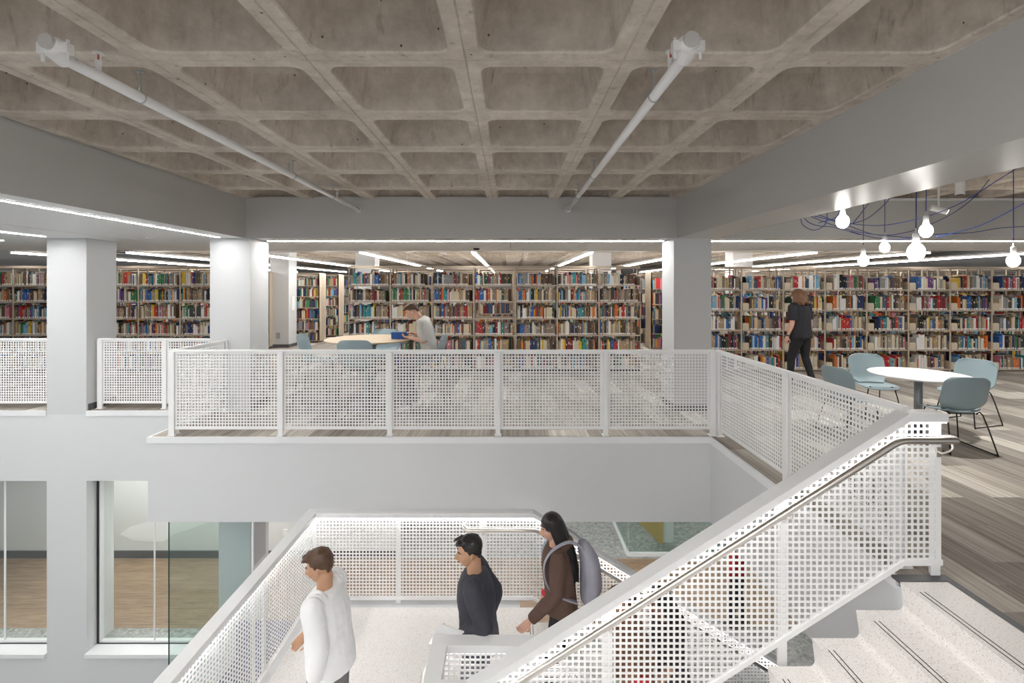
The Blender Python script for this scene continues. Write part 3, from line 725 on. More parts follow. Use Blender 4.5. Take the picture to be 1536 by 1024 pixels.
# further rows of stacks: one bookcase run per block and row
far_l = {'left': 'beyond the grey inner column', 'centre': 'behind the middle stacks', 'right': 'behind the long right stacks'}
for k in range(1, 6):
    Yr = 10.58+1.8*k
    for block, bx0, nb, zs, top, gap in BLOCKS:
        if block == 'right': nb += 3+int(k*1.0)
        if block == 'left': nb += k-(k < 3); bx0 -= k*BAY
        t = thing('bookcase', 'long beige bookcase run in the %s row %s' % (ordw(k), far_l[block]), 'bookcase', (bx0, Yr, 0), group='bookcase runs deeper in the stacks')
        q = MB(); qs = MB()
        for i in range(nb+1):
            x = i*BAY; q.box(x-.015, x+.015, 0, .012, 0, top); q.box(x-.015, x+.015, .27, .31, 0, top); q.box(x-.015, x+.015, .568, .58, 0, top)
            if i in (0, nb): q.box(x-.015, x+.015, 0, .58, .05, top)
        for z in zs: qs.box(0, nb*BAY, -.005, .585, z-.016, z)
        qs.box(0, nb*BAY, 0, .58, top, top+.018)
        q.build('upright', M['case'], t); qs.build('shelf', M['case'], t)
        for bay in range(nb):
            for sh, z in enumerate(zs):
                fill_row(bx0+bay*BAY, z, gap, Yr, block, bay, sh, False)
    # which books show largest: front row, unobstructed
def px(x, Y): return VX+F*x/Y
def pyy(z, Y): return VY+F*(EYE-z)/Y
def visible(bk):
    x, y, z, t, d, h, ci, face, bay, sh, block, order, near = bk
    if not near or face > 0: return False
    X = px(x+t/2, y); Yb = pyy(z, y)
    if X < 3 or X > 1530 or Yb > 521: 
        if not (block == 'right' and X > 1240 and Yb < 560 and X < 1530): return False
    for a, b_ in ((66, 178), (311, 450), (990, 1070)):
        if a < X < b_: return False
    if 1185 < X < 1232 and Yb > 440: return False
    if 590 < X < 662 and Yb > 450: return False
    return True
cand = sorted([b_ for b_ in BOOKS if visible(b_)], key=lambda b_: -b_[3]*b_[5])[:300]
cid = set(id(b_) for b_ in cand)
SHN = ['top', 'second', 'third', 'fourth', 'fifth', 'sixth']
bkname = {'left': 'stacks beyond gallery', 'centre': 'middle stacks', 'right': 'stacks behind blue chairs'}
for b_ in BOOKS:
    x, y, z, t, d, h, ci, face, bay, sh, block, order, near = b_
    if id(b_) in cid:
        mb = MB(); add_book(mb, -t/2, 0, 0, t, d, h, ci, face)
        o = mb.build('book', ALLB, loc=(x+t/2, y, z))
        size = 'thick' if t > .04 else ('tall' if h > .25 else 'standing')
        tag(o, '%s %s book, %s along %s shelf, bay %d, %s' % (size, PAL[ci][0].replace(' ', '-'), ordw(order), SHN[sh], bay+1, bkname[block]), 'book', 'books on the front stacks')
    else:
        add_book(stuff, x, y, z, t, d, h, ci, face, tagh=near)
so = stuff.build('packed_books', ALLB); tag(so, 'hundreds of further books packed along all the shelves', 'books', kind='stuff')
# bookends on the tall right-hand shelves
be = MB(); w = .135; hh = .15; poly = [(0, 0), (w, 0)]+[(w-.03+.03*math.cos(a*math.pi/8), hh-.03+.03*math.sin(a*math.pi/8)) for a in range(5)]+[(0, hh)]
be.prism(poly, 0, .0025); be.box(0, w, 0, .12, 0, .002)
bproto = None
block, bx0, nb, zs, top, gap = BLOCKS[2]
for bay in range(nb):
    for sh, z in enumerate(zs):
        loc = (bx0+bay*BAY+.03, 10.59, z+.001); Xp = px(loc[0]+.07, 10.59)
        if not (1072 < Xp < 1530): continue
        if pyy(z, 10.6) > VY+ (Xp-VX)/3.35+2: continue
        if bproto is None: o = bproto = be.build('bookend', M['bookend'])
        else: o = bproto.copy(); C.objects.link(o)
        o.location = loc
        tag(o, 'beige metal bookend at the start of the %s shelf, bay %d, %s' % (SHN[sh], bay+1, bkname['right']), 'bookend', 'bookends on the stacks behind the chairs')

# ---------------------------------------------------------------- pipes
def pipe(label, x, y0, y1, z, end_label, flip):
    t = thing('sprinkler_pipe', label, 'pipe', (x, y0, z))
    q = MB(); q.tube([(0, 0, 0), (0, y1-y0, 0)], .03, 18); q.build('pipe', M['pipe'], t, True)
    q = MB(); q.tube([(0, y1-y0-.03, 0), (0, y1-y0, 0)], .045, 18); q.build('flange', M['pipe'], t)
    # grooved coupling and stub of the cross pipe at the near end
    c = MB(); c.tube([(-.0, -.045, .02), (.0, .03, .0)], .046, 18); c.ball((0, -.03, .035), (.058, .05, .045))
    for s in (-1, 1): c.box(s*.055-.022, s*.055+.022, -.05, -.01, .0, .05); c.tube([(s*.062, -.03, -.035), (s*.062, -.03, .07)], .008, 8)
    c.build('coupling', M['pipe'], t)
    c = MB(); c.tube([(0, -.085, .04), (0, -.03, .04)], .036, 18); c.build('end_cap', plain('cap_grey', (.5, .49, .47), .5), t)
    for yy in (.52, y1-y0-1.05, (y1-y0)*.5+.2):
        c = MB(); c.tube([(0, yy, ZC-z+.005), (0, yy, .075)], .006, 8); c.box(-.02, .02, yy-.015, yy+.015, ZC-z-.006, ZC-z+.002)
        c.tube([(.0, yy, .078)]+[(math.sin(a)*.036, yy, math.cos(a)*.036) for a in [math.pi*2*k/20+.0 for k in range(1, 20)]]+[(0, yy, .078)], .004, 6)
        c.build('hanger', M['galv'], t)
    for yy in (.22,):
        c = MB(); c.tube([(.0, yy, .025), (0, yy, .085)], .016, 12); c.tube([(-.012, yy, .085), (-.012, yy, .12)], .004, 6); c.tube([(.012, yy, .085), (.012, yy, .12)], .004, 6); c.lathe([(.001, .12), (.028, .122), (.028, .126), (.001, .128)], 0, yy, 12); s_ = c.build('sprinkler_head', M['pipe'], t)
        c = MB(); c.tube([(0, yy, .088), (0, yy, .118)], .004, 8); c.build('bulb', M['brass'], s_)
    for yy in (y1-y0-.9,):
        c = MB(); c.tube([(.0, yy, .025), (0, yy, .085)], .012, 12); c.lathe([(.001, .11), (.025, .112), (.025, .116), (.001, .118)], 0, yy, 12); c.tube([(0, yy, .08), (0, yy, .112)], .005, 6); c.build('sprinkler_head', M['pipe'], t)
pipe('white sprinkler pipe under the waffle ceiling, nearer the long soffit light', -2.245, 2.42, YB, 3.0, '', 0)
pipe('white sprinkler pipe under the waffle ceiling, ending above the middle stacks', .875, 2.40, YB, 3.0, '', 1)
# services above the stacks
for i, (y, z, r, lab) in enumerate([(12.3, 2.98, .11, 'wide pale duct'), (11.2, 2.90, .035, 'slim pale pipe'), (13.5, 2.86, .05, 'second pale pipe')]):
    q = MB(); q.tube([(-12, 0, 0), (12, 0, 0)], r, 14); o = q.build('ceiling_pipe', M['duct'], smooth=True, loc=(0, y, z)); tag(o, lab+' crossing under the ceiling over the stacks', 'pipe')
for i, (x, lab) in enumerate([(-2.2, 'above the middle stacks'), (.4, 'beside the centre light strip'), (3.1, 'near the right column')]):
    q = MB(); q.tube([(0, 0, 0), (.15, 5, .0)], .06, 12); o = q.build('ceiling_pipe', M['duct'], smooth=True, loc=(x, 10.5, 2.92)); tag(o, 'pale pipe running into the depth '+lab, 'pipe')
# small smoke detector and signs
q = MB(); q.lathe([(.001, 0), (.06, 0), (.055, -.03), (.03, -.035), (.001, -.036)], 0, 0, 20); tag(q.build('smoke_detector', M['kick'], loc=(-.62, 9.1, ZS-.001)), 'small dark dome on the ceiling boards above the middle stacks', 'detector')
q = MB(); q.lathe([(.001, 0), (.06, 0), (.055, -.03), (.03, -.035), (.001, -.036)], 0, 0, 20); tag(q.build('smoke_detector', M['white'], loc=(-5.2, 7.0, ZS-.001)), 'small white disc on the soffit beside the long light strip', 'detector')

# ---------------------------------------------------------------- furniture
def shell_grid(prof, nv=16, us=None):
    return None
def chair(name, label, cat, loc, rz, seat_h, group, stool=False):
    "chair faces local +x"
    t = thing(name, label, cat, loc, rz, group)
    def surf(fn, nu, nv):
        mb = MB(); vs = [fn(i/nu, j/nv) for i in range(nu+1) for j in range(nv+1)]
        fs = [(i*(nv+1)+j, (i+1)*(nv+1)+j, (i+1)*(nv+1)+j+1, i*(nv+1)+j+1) for i in range(nu) for j in range(nv)]
        return mb.add(vs, fs)
    H = seat_h
    bh = .40 if not stool else .38
    def back(u, v):       # u from bottom to top
        s = (v-.5)*2
        if u < .3: w = .165+(.245-.165)*math.sin(u/.3*math.pi/2)
        else: w = .245
        k = (u-.72)/.28 if u > .72 else 0
        w = w*(1-.30*max(0, k)**2.6)
        y = s*w; z = H+.015+u*bh-.012*k*k*abs(s)**3
        x = -.185-.085*u+.075*abs(s)**2.2*(1-.2*u)+.03*max(0, .25-u)*2
        if u < .12: x += (.12-u)*.35
        return (x, y, z)
    def seat(u, v):       # u from back to front
        s = (v-.5)*2
        w = .165+.075*math.sin(min(1, u/.55)*math.pi/2); w *= (1-.28*max(0, (u-.75)/.25)**2.5)
        x = -.165+.42*u; z = H-.012*(1-abs(s)**2)+.022*abs(s)**3*(1-u)-.035*max(0, u-.75)**1.5*4
        if u < .1: z += (.1-u)*.2
        return (x, s*w, z)
    for nm_, f in (('backrest', back), ('seat', seat)):
        o = surf(f, 18, 16).build(nm_, M['shell'], t, True)
        m = o.modifiers.new('s', 'SOLIDIFY'); m.thickness = .012; m.offset = 0; bevel(o, .004, 2)
    r = .0075
    for s in (-1, 1):
        y0 = s*.17; y1 = s*.235
        q = MB()
        pts = [(.17, y0*.6, H-.02), (.185, y0, H-.03), (.235, y1, .03), (.225, y1, .0095), (.19, y1, .009), (-.24, y1, .009), (-.275, y1, .0095), (-.285, y1, .03), (-.17, y0*1.05, H-.02), (-.14, y0*.8, H-.025)]
        q.tube(pts, r, 8, smooth=3); q.build('leg', M['wire'], t, True)
    q = MB(); q.tube([(.14, -.12, H-.022), (.14, .12, H-.022)], r, 8); q.tube([(-.12, -.14, H-.02), (-.12, .14, H-.02)], r, 8); q.tube([(-.12, -.1, H-.02), (.14, -.1, H-.022)], r, 8); q.tube([(-.12, .1, H-.02), (.14, .1, H-.022)], r, 8); q.build('seat_frame', M['wire'], t, True)
    if stool:
        q = MB(); q.tube([(.222, -.225, .25), (.222, .225, .25)], r, 8); q.tube([(-.262, -.22, .25), (-.262, .22, .25)], r, 8); q.build('footrest', M['wire'], t, True)
    return t
D = math.radians
GC = 'pale blue chairs at the round white table'; GS = 'pale blue bar stools at the birch table'
chair('chair', 'pale blue shell chair nearest the viewer, its back turned, dark wire legs', 'chair', (5.12, 5.58, 0), D(84), .44, GC)
chair('chair', 'pale blue shell chair behind the nearest one, mostly hidden by it', 'chair', (6.22, 6.58, 0), D(196), .44, GC)
chair('chair', 'pale blue shell chair on the far side of the white table, seat showing', 'chair', (5.26, 6.98, 0), D(-98), .44, GC)
chair('chair', 'pale blue shell chair between the railing and the white table, seen side on', 'chair', (4.30, 6.10, 0), D(8), .44, GC)
chair('bar_stool', 'pale blue bar stool on the column side of the birch table', 'bar stool', (-2.95, 7.38, 0), D(5), .74, GS, True)
chair('bar_stool', 'pale blue bar stool with its back against the balcony railing', 'bar stool', (-2.10, 6.75, 0), D(90), .74, GS, True)
chair('bar_stool', 'pale blue bar stool on the stacks side of the birch table', 'bar stool', (-2.08, 7.98, 0), D(-90), .74, GS, True)
chair('bar_stool', 'pale blue bar stool the seated man sits on', 'bar stool', (-1.20, 7.30, 0), D(178), .74, GS, True)
t = thing('round_table', 'round white cafe table with grey pedestal', 'table', (5.22, 6.17, 0))
q = MB(); q.lathe([(.001, .715), (.50, .715), (.525, .722), (.53, .73), (.53, .738), (.525, .742), (.001, .742)], 0, 0, 64); q.build('tabletop', M['tabletop_white'], t)
q = MB(); q.tube([(0, 0, .02), (0, 0, .715)], .045, 24); q.build('pedestal', M['table_grey'], t, True)
q = MB(); q.lathe([(.001, 0), (.27, 0), (.27, .008), (.05, .022), (.001, .022)], 0, 0, 40); q.build('base', M['table_grey'], t)
t = thing('bar_table', 'high round birch topped table with grey tapered base', 'table', (-2.14, 7.36, 0))
q = MB(); q.lathe([(.001, 1.035), (.60, 1.035), (.64, 1.045), (.645, 1.055), (.64, 1.063), (.001, 1.063)], 0, 0, 64); q.build('tabletop', M['tabletop_wood'], t)
q = MB()
q.lathe([(.001, .0), (.32, .0), (.32, .012), (.09, .03), (.07, .5), (.07, .8), (.14, 1.034), (.001, 1.034)], 0, 0, 32); q.build('pedestal', M['table_grey'], t, True)

# ---------------------------------------------------------------- bulb pendants
bulbs = [(1264, 332, 4.75, 'bulb pendant nearest the beam, hanging highest'), (1389, 346, 4.8, 'high bulb pendant just above the biggest bulb'),
         (1374, 378, 4.05, 'biggest and nearest bulb pendant'), (1327, 371, 6.3, 'smallest bulb pendant, deepest in the cluster'),
         (1295, 391, 5.8, 'low bulb pendant in front of the top book shelf'), (1520, 391, 5.2, 'bulb pendant hanging alone at the edge of view')]
for X, Y, dpt, lab in bulbs:
    c = at(X, Y, dpt); r = .072 if dpt > 4.2 else .08
    t = thing('pendant_lamp', lab+', round globe on a blue cable', 'pendant lamp', c, group='bulb pendants on blue cables')
    q = MB(); q.ball((0, 0, 0), (r*.78, r*.78, r*.96), seg=24, rings=16); q.lathe([(.026, r*.8), (.022, r+.02), (.001, r+.02)], 0, 0, 20); q.build('bulb', M['bulb'], t, True)
    q = MB(); q.lathe([(.001, r+.012), (.024, r+.012), (.024, r+.075), (.02, r+.08), (.008, r+.085), (.006, r+.12), (.001, r+.12)], 0, 0, 20); q.build('socket', M['white'], t, True)
    q = MB(); zt = ZC-c.z; q.tube([(0, 0, r+.11), (.004, .002, (r+.11)*.5+zt*.5), (0, 0, zt)], .0042, 6, smooth=5); q.build('cable', M['cable'], t, True)
# swags of blue cable
hub = at(1262, 322, 5.2)
def swag(label, pts, m='cable', r=.0042):
    P = [at(*p) for p in pts]; q = MB(); O = P[0]; q.tube([p-O for p in P], r, 6, smooth=8); o = q.build('blue_cable', M[m], smooth=True, loc=tuple(O)); tag(o, label, 'cable', 'blue cable swags')
swag('blue cable swag running from the beam to the upper edge of view', [(1228, 322, 5.2), (1262, 333, 5.2), (1320, 338, 5.1), (1385, 326, 4.9), (1440, 305, 4.7), (1500, 268, 4.4), (1545, 240, 4.2)])
swag('blue cable swag dipping behind the highest bulb toward the track spotlight', [(1222, 324, 5.1), (1260, 334, 5.2), (1315, 352, 5.3), (1365, 347, 5.2), (1420, 325, 5.2), (1460, 297, 5.3), (1484, 269, 5.4)])
swag('bright blue cable rising to the edge of view from the paired bulbs', [(1404, 355, 4.8), (1440, 347, 4.7), (1480, 334, 4.6), (1536, 305, 4.4), (1560, 292, 4.3)], 'cable2')
swag('lowest blue cable swag passing between the bulbs', [(1276, 347, 5.0), (1310, 356, 5.0), (1350, 359, 5.0), (1395, 352, 5.0), (1455, 349, 5.0), (1500, 342, 5.0), (1550, 339, 5.0)])
swag('blue cable curving up from the cluster to the beam', [(1272, 337, 4.9), (1300, 328, 5.0), (1322, 311, 5.2), (1336, 296, 5.3)])
swag('short blue cable rising steeply beside the highest bulb', [(1280, 334, 4.9), (1290, 322, 5.0), (1304, 303, 5.2)])
swag('large loose blue cable loop beside the beam', [(1201, 327, 5.2), (1205, 338, 5.2), (1222, 345, 5.2), (1238, 336, 5.2), (1241, 318, 5.2)])
swag('thin blue cable loop inside the larger loop', [(1206, 326, 5.3), (1214, 334, 5.3), (1230, 339, 5.3), (1252, 341, 5.3), (1290, 352, 5.3)])
swag('blue cable starting at the beam and joining the bundle', [(1213, 323, 5.4), (1232, 331, 5.4), (1258, 340, 5.4), (1300, 350, 5.4), (1372, 357, 5.4)])
swag('short blue cable hanging from the beam by the highest bulb', [(1260, 314, 5.0), (1257, 322, 5.0), (1250, 328, 5.0), (1228, 334, 5.0)])
# track spotlights
for (X, Y, dpt, dirv, lab) in ((1440, 280, 5.6, (0, 0, -1), 'white cylinder spotlight pointing straight down'), (1408, 314, 6.3, (.85, -.3, -.35), 'white cylinder spotlight tilted sideways')):
    c = at(X, Y, dpt); d = Vector(dirv).normalized(); t = thing('spotlight', lab+' under the right ceiling', 'spotlight', c)
    q = MB(); q.tube([-d*.09, d*.09], .045 if dpt < 6 else .04, 20); q.build('housing', M['white'], t)
    q = MB(); q.tube([d*.088, d*.094], .034, 20); q.build('lens', plain('lens_dark', (.06, .06, .06), .2) if dpt < 6 else M['led_rail'], t)
    q = MB(); q.tube([(0, 0, .02), (0, 0, ZC-c.z)], .012, 8); q.build('stem', M['white'], t)
for (X, Y, dpt, dirv, en) in ((1440, 280, 5.6, (0, 0, -1), 100), (1408, 314, 6.3, (.85, -.3, -.35), 60)):
    c = at(X, Y, dpt); d = Vector(dirv).normalized(); li = bpy.data.lights.new('spot_lamp', 'SPOT'); li.energy = en; li.spot_size = 2.0; li.spot_blend = .8; li.shadow_soft_size = .04; li.color = (1, .96, .9)
    lo = bpy.data.objects.new('spot_lamp', li); C.objects.link(lo); lo.location = c+d*.11; lo.rotation_euler = d.to_track_quat('-Z', 'Y').to_euler()
# sign card on the inner grey column
c = at(439, 455, 14.9); q = MB(); q.box(-.005, .005, -.1, .1, -.22, .22); o = q.build('wall_sign', M['white'], loc=(-6.70, 14.98, c.z)); tag(o, 'narrow white sign card on the inner grey column', 'sign')
c = at(417, 503, 14.69); q = MB(); q.box(-.06, .06, -.006, .006, -.09, .09); tag(q.build('wall_socket', M['galv'], loc=(c.x, 14.69, c.z)), 'grey socket plate low on the inner grey column', 'socket')
# ---------------------------------------------------------------- people
V = Vector
def loft(mb, pts, rads, lat=(0, 1, 0), k=5, seg=20, cap=.6):
    P, Q = catmull(pts, rads, k); lat = V(lat)
    t0 = (P[1]-P[0]).normalized(); t1 = (P[-1]-P[-2]).normalized()
    def capr(p, t, r):
        m = min(r); return [(p+t*m*cap*math.sin(a), (r[0]*math.cos(a), r[1]*math.cos(a))) for a in (.5, .95, 1.3, 1.5)]
    pre = [(p, r) for p, r in reversed(capr(P[0], -t0, Q[0]))]; post = capr(P[-1], t1, Q[-1])
    full = pre+list(zip(P, Q))+post; n = len(full); o = []
    for i, (p, r) in enumerate(full):
        a = full[max(i-1, 0)][0]; b_ = full[min(i+1, n-1)][0]; t = (b_-a).normalized()
        s = (lat-t*lat.dot(t)); 
        if s.length < .15: s = V((1, 0, 0))-t*t.x
        s.normalize(); u = t.cross(s)
        for j in range(seg):
            an = 2*math.pi*j/seg; o.append(p+s*math.cos(an)*r[0]+u*math.sin(an)*r[1])
    fs = [(i*seg+j, i*seg+(j+1) % seg, (i+1)*seg+(j+1) % seg, (i+1)*seg+j) for i in range(n-1) for j in range(seg)]
    fs += [tuple(range(seg-1, -1, -1)), tuple(range((n-1)*seg, n*seg))]
    return mb.add(o, fs)
def blob(mb, name, mat, parent, vox=.008, sm=4, wr=0):
    o = mb.build(name, mat, parent, True)
    m = o.modifiers.new('r', 'REMESH'); m.mode = 'VOXEL'; m.voxel_size = vox; m.use_smooth_shade = True
    m = o.modifiers.new('s', 'SMOOTH'); m.iterations = sm; m.factor = .5
    if wr:
        tx = bpy.data.textures.new('folds', 'CLOUDS'); tx.noise_scale = .11; tx.noise_depth = 2
        m = o.modifiers.new('w', 'DISPLACE'); m.texture = tx; m.strength = wr; m.mid_level = .5
    return o
def lerp(a, b_, t): return V(a)*(1-t)+V(b_)*t
def rr_(r): return [(a, a) if not isinstance(a, tuple) else a for a in r]
def hand(mb, wr, d, palm, sgn, curl=.5, s=1.0):
    """wr wrist, d pointing direction, palm = palm normal; sgn side on which the thumb leaves"""
    d = V(d).normalized(); palm = V(palm); palm = (palm-d*palm.dot(d)).normalized(); side = d.cross(palm)*sgn
    loft(mb, [V(wr)-d*.02, V(wr)+d*.03*s, V(wr)+d*.085*s], [(.024*s, .018*s), (.036*s, .015*s), (.041*s, .014*s)], side, 3, 14)
    for i, (off, ln) in enumerate(((.030, .070), (.010, .080), (-.010, .074), (-.029, .058))):
        b0 = V(wr)+d*.085*s+side*off*s; ln *= s
        a1, a2, a3 = curl*.6, curl*1.5, curl*2.2
        q = [b0-d*.012]; p = b0
        for L_, a in ((.42, a1), (.32, a2), (.26, a3)):
            p = p+(d*math.cos(a)+palm*math.sin(a))*ln*L_; q.append(p)
        loft(mb, q, [(.0095*s, .009*s), (.0088*s, .0085*s), (.008*s, .0078*s), (.0068*s, .0065*s)], side, 3, 10)
    b0 = V(wr)+d*.025*s+side*.026*s
    q = [b0, b0+(d*.6+side*.75).normalized()*.035*s, b0+(d*.8+side*.55+palm*.25).normalized()*.065*s, b0+(d*.95+side*.35+palm*.45).normalized()*.09*s]
    loft(mb, q, [(.012*s, .011*s), (.011*s, .010*s), (.0095*s, .009*s), (.007*s, .007*s)], palm, 3, 10)
def person(label, loc, rz, J, skin, top, bottom, hair, shoe, sleeve=1.0, gender='m', hoodie=False, legs='trousers', s=1.0, build=1.0, scalef=1.0, group=None):
    t = thing('person', label, 'person', loc, rz, group); t.scale = (scalef,)*3
    lat = (V(J['shl'])-V(J['shr'])).normalized(); hip = (V(J['hil'])-V(J['hir'])).normalized()
    pel, wai, che, nk, hd = [V(J[k]) for k in ('pel', 'wai', 'che', 'nek', 'head')]
    g = build
    # head frame
    hf = V(J['face']).normalized(); up = V(J.get('up', (0, 0, 1))); up = (up-hf*up.dot(hf)).normalized(); hl = up.cross(hf)
    rot = Matrix((hf, hl, up)).transposed(); W = lambda x, y, z: hd+hf*x+hl*y+up*z
    b = MB()
    shm = lerp(J['shl'], J['shr'], .5)
    loft(b, [pel-(wai-pel)*.35, pel, wai, che, shm-(shm-che)*.1, lerp(shm, nk, .6)], [(.13*g, .10*g), (.165*g, .115*g), (.14*g, .10*g), (.165*g, .115*g), (.15*g, .085*g), (.065, .06)], lat)
    loft(b, [lerp(shm, nk, .2), nk, W(-.022, 0, -.07)], [(.062, .062), (.056, .058), (.054, .060)], lat)
    for q in 'lr':
        sh, el, wr_ = V(J['sh'+q]), V(J['el'+q]), V(J['wr'+q])
        loft(b, [lerp(sh, shm, .35), sh, lerp(sh, el, .35), lerp(sh, el, .75), el, lerp(el, wr_, .3), lerp(el, wr_, .75), wr_],
             rr_([.055*g, .054*g, .048*g, .041*g, .038*g, (.041*g, .038*g), (.030, .028), (.026, .021)]), lat)
        hi, kn, an = V(J['hi'+q]), V(J['kn'+q]), V(J['an'+q])
        fw = V(J['toe'+q])
        loft(b, [hi+V((0, 0, .04)), lerp(hi, kn, .15), lerp(hi, kn, .5), lerp(hi, kn, .85), kn, lerp(kn, an, .3), lerp(kn, an, .75), an],
             rr_([.085*g, .088*g, .075*g, .058*g, .055, (.056, .060), (.040, .042), (.034, .038)]), hip)
        loft(b, [an+V((-.03, 0, -.03)), an+V((0, 0, -.04))+fw*.05, an+V((0, 0, -.055))+fw*.17], [(.03, .03), (.036, .028), (.04, .018)], hip, 3, 12)
        hdv = J.get('hd'+q) or (wr_-el)
        hand(b, wr_, hdv, J.get('pm'+q, (1, 0, 0) if 0 else (V((0, -1 if q == 'l' else 1, 0)))), J.get('th'+q, 1), J.get('curl', .5))
    # head: skull, face, jaw, nose, ears, brow, lips
    b.ball(W(-.012, 0, .028), (.094, .076, .092), rot, 20, 14)
    b.ball(W(.022, 0, -.02), (.070, .062, .088), rot, 20, 14)
    b.ball(W(.036, 0, -.074), (.040, .040, .034), rot, 14, 10)
    loft(b, [W(.078, 0, .02), W(.098, 0, -.008), W(.108, 0, -.026), W(.088, 0, -.036)], rr_([.010, .012, .015, .012]), hl, 3, 12)
    for y in (-1, 1):
        b.ball(W(.067, y*.03, .022), (.018, .024, .009), rot, 12, 8)
        b.ball(W(-.008, y*.077, -.008), (.017, .009, .030), rot @ Matrix.Rotation(y*.25, 3, 'Z'), 12, 8)
        b.ball(W(.055, y*.04, -.028), (.024, .020, .02), rot, 12, 8)
    b.ball(W(.082, 0, -.052), (.014, .024, .006), rot, 12, 8); b.ball(W(.081, 0, -.063), (.013, .020, .007), rot, 12, 8)
    bo = blob(b, 'body', skin, t, .0065, 2)
    for y in (-1, 1):
        e = MB(); e.ball(W(.0745, y*.031, .005), (.009, .012, .006), rot, 12, 8); eo = e.build('eye', M['eye'], t, True)
        e = MB(); e.ball(W(.081, y*.031, .005), (.0035, .0062, .0056), rot, 10, 6); e.build('iris', M['hair_black'], eo, True)
    e = MB(); e.ball(W(.087, 0, -.0525), (.0105, .021, .004), rot, 12, 8); e.ball(W(.086, 0, -.061), (.0105, .018, .0055), rot, 12, 8); e.build('lips', M['lips'], t, True)
    for y in (-1, 1):
        e = MB(); loft(e, [W(.083, y*.016, .022), W(.086, y*.032, .028), W(.072, y*.05, .022)], rr_([.003, .0045, .002]), up, 4, 8)
        e.build('eyebrow', hair[0], t, True)
    # top garment
    c = MB(); lo = J.get('hem', -.30); th = J.get('loose', .020)
    loft(c, [pel+(wai-pel)*lo, pel, wai, che, shm-(shm-che)*.08, lerp(shm, nk, .74)], [(.165*g+th, .125*g+th), (.170*g+th, .12*g+th), (.148*g+th*1.2, .112*g+th), (.168*g+th*.8, .118*g+th), (.160*g+th*.7, .096*g+th*.7), (.076+th*.3, .072+th*.3)], lat, cap=.12)
    for q in 'lr':
        sh, el, wr_ = V(J['sh'+q]), V(J['el'+q]), V(J['wr'+q])
        P = [lerp(sh, shm, .4), sh, lerp(sh, el, .35), lerp(sh, el, .78)]; r_ = [.068*g+th*.3, .066*g+th*.4, .054*g+th*.6, .050*g+th*.55]
        if sleeve > .7: P.append(el+(el-lerp(sh, wr_, .5))*.03); r_.append(.046*g+th*.5)
        if sleeve >= 1: P += [lerp(el, wr_, .5), lerp(el, wr_, .93)]; r_ += [.041+th*.5, .033+th*.35]
        loft(c, P, rr_(r_), lat, cap=.15)
    if hoodie:
        loft(c, [nk+V((-.03, .10, .0)), nk+V((-.085, .06, .02)), nk+V((-.11, 0, .03)), nk+V((-.085, -.06, .02)), nk+V((-.03, -.10, .0))], rr_([.03, .045, .055, .045, .03]), (0, 0, 1))
    nm_ = {'m': 'shirt'}.get(gender, 'top')
    blob(c, J.get('topname', 'shirt'), top, t, .009, 5, .016)
    if J.get('collar'):
        c = MB(); 
        for y in (-1, 1): loft(c, [nk+V((-.055, y*.02, .0)), nk+V((-.02, y*.065, -.005)), nk+V((.05, y*.045, -.05)), nk+V((.065, y*.03, -.085))], [(.014, .004), (.017, .004), (.017, .004), (.009, .004)], (0, 0, 1))
        c.build('collar', top, t, True)
    # bottoms
    c = MB()
    loft(c, [pel-(wai-pel)*.30, pel, lerp(pel, wai, .75)], [(.165*g, .125*g), (.180*g, .130*g), (.155*g, .115*g)], hip, cap=.2)
    for q in 'lr':
        hi, kn, an = V(J['hi'+q]), V(J['kn'+q]), V(J['an'+q])
        loft(c, [hi+V((0, 0, .03)), lerp(hi, kn, .15), lerp(hi, kn, .5), lerp(hi, kn, .85), kn, lerp(kn, an, .3), lerp(kn, an, .7), lerp(kn, an, .97)],
             rr_([.098*g, .102*g, .088*g, .074, .069, .068, .058, .056]), hip, cap=.1)
    blob(c, 'trousers', bottom, t, .009, 4, .012)
    c = MB()
    for q in 'lr':
        an = V(J['an'+q]); fw = V(J['toe'+q])
        s_ = MB(); loft(s_, [an+V((0, 0, -.035))-fw*.045, an+V((0, 0, -.03))+fw*.02, an+V((0, 0, -.05))+fw*.11, an+V((0, 0, -.062))+fw*.19], [(.040, .045), (.043, .048), (.048, .034), (.036, .022)], hip, 4, 14)
        blob(s_, 'shoe', shoe, t, .007, 2)
    # hair
    h = MB(); st = hair[1]
    if st == 'short':
        h.ball(W(-.022, 0, .040), (.095, .081, .092), rot, 20, 14)
        for k in range(26):
            a = R.uniform(-1.4, 1.4); x = R.uniform(-.07, .075); y = math.sin(a)*.06; z = .118-abs(y)*.55-x*x*3
            loft(h, [W(x-.02, y, z), W(x+.012, y*1.05, z+.014), W(x+.035, y, z+.004)], rr_([.013, .012, .004]), hl, 3, 8)
        for y in (-1, 1): loft(h, [W(.0, y*.074, .05), W(-.002, y*.077, .015), W(.002, y*.074, -.008)], rr_([.014, .010, .005]), hf, 3, 8)
        loft(h, [W(-.07, 0, .03), W(-.083, 0, -.015), W(-.066, 0, -.05)], [(.065, .025), (.058, .018), (.045, .012)], hl, 4, 14)
    elif st == 'wavy':
        h.ball(W(-.018, 0, .038), (.106, .094, .096), rot, 20, 14)
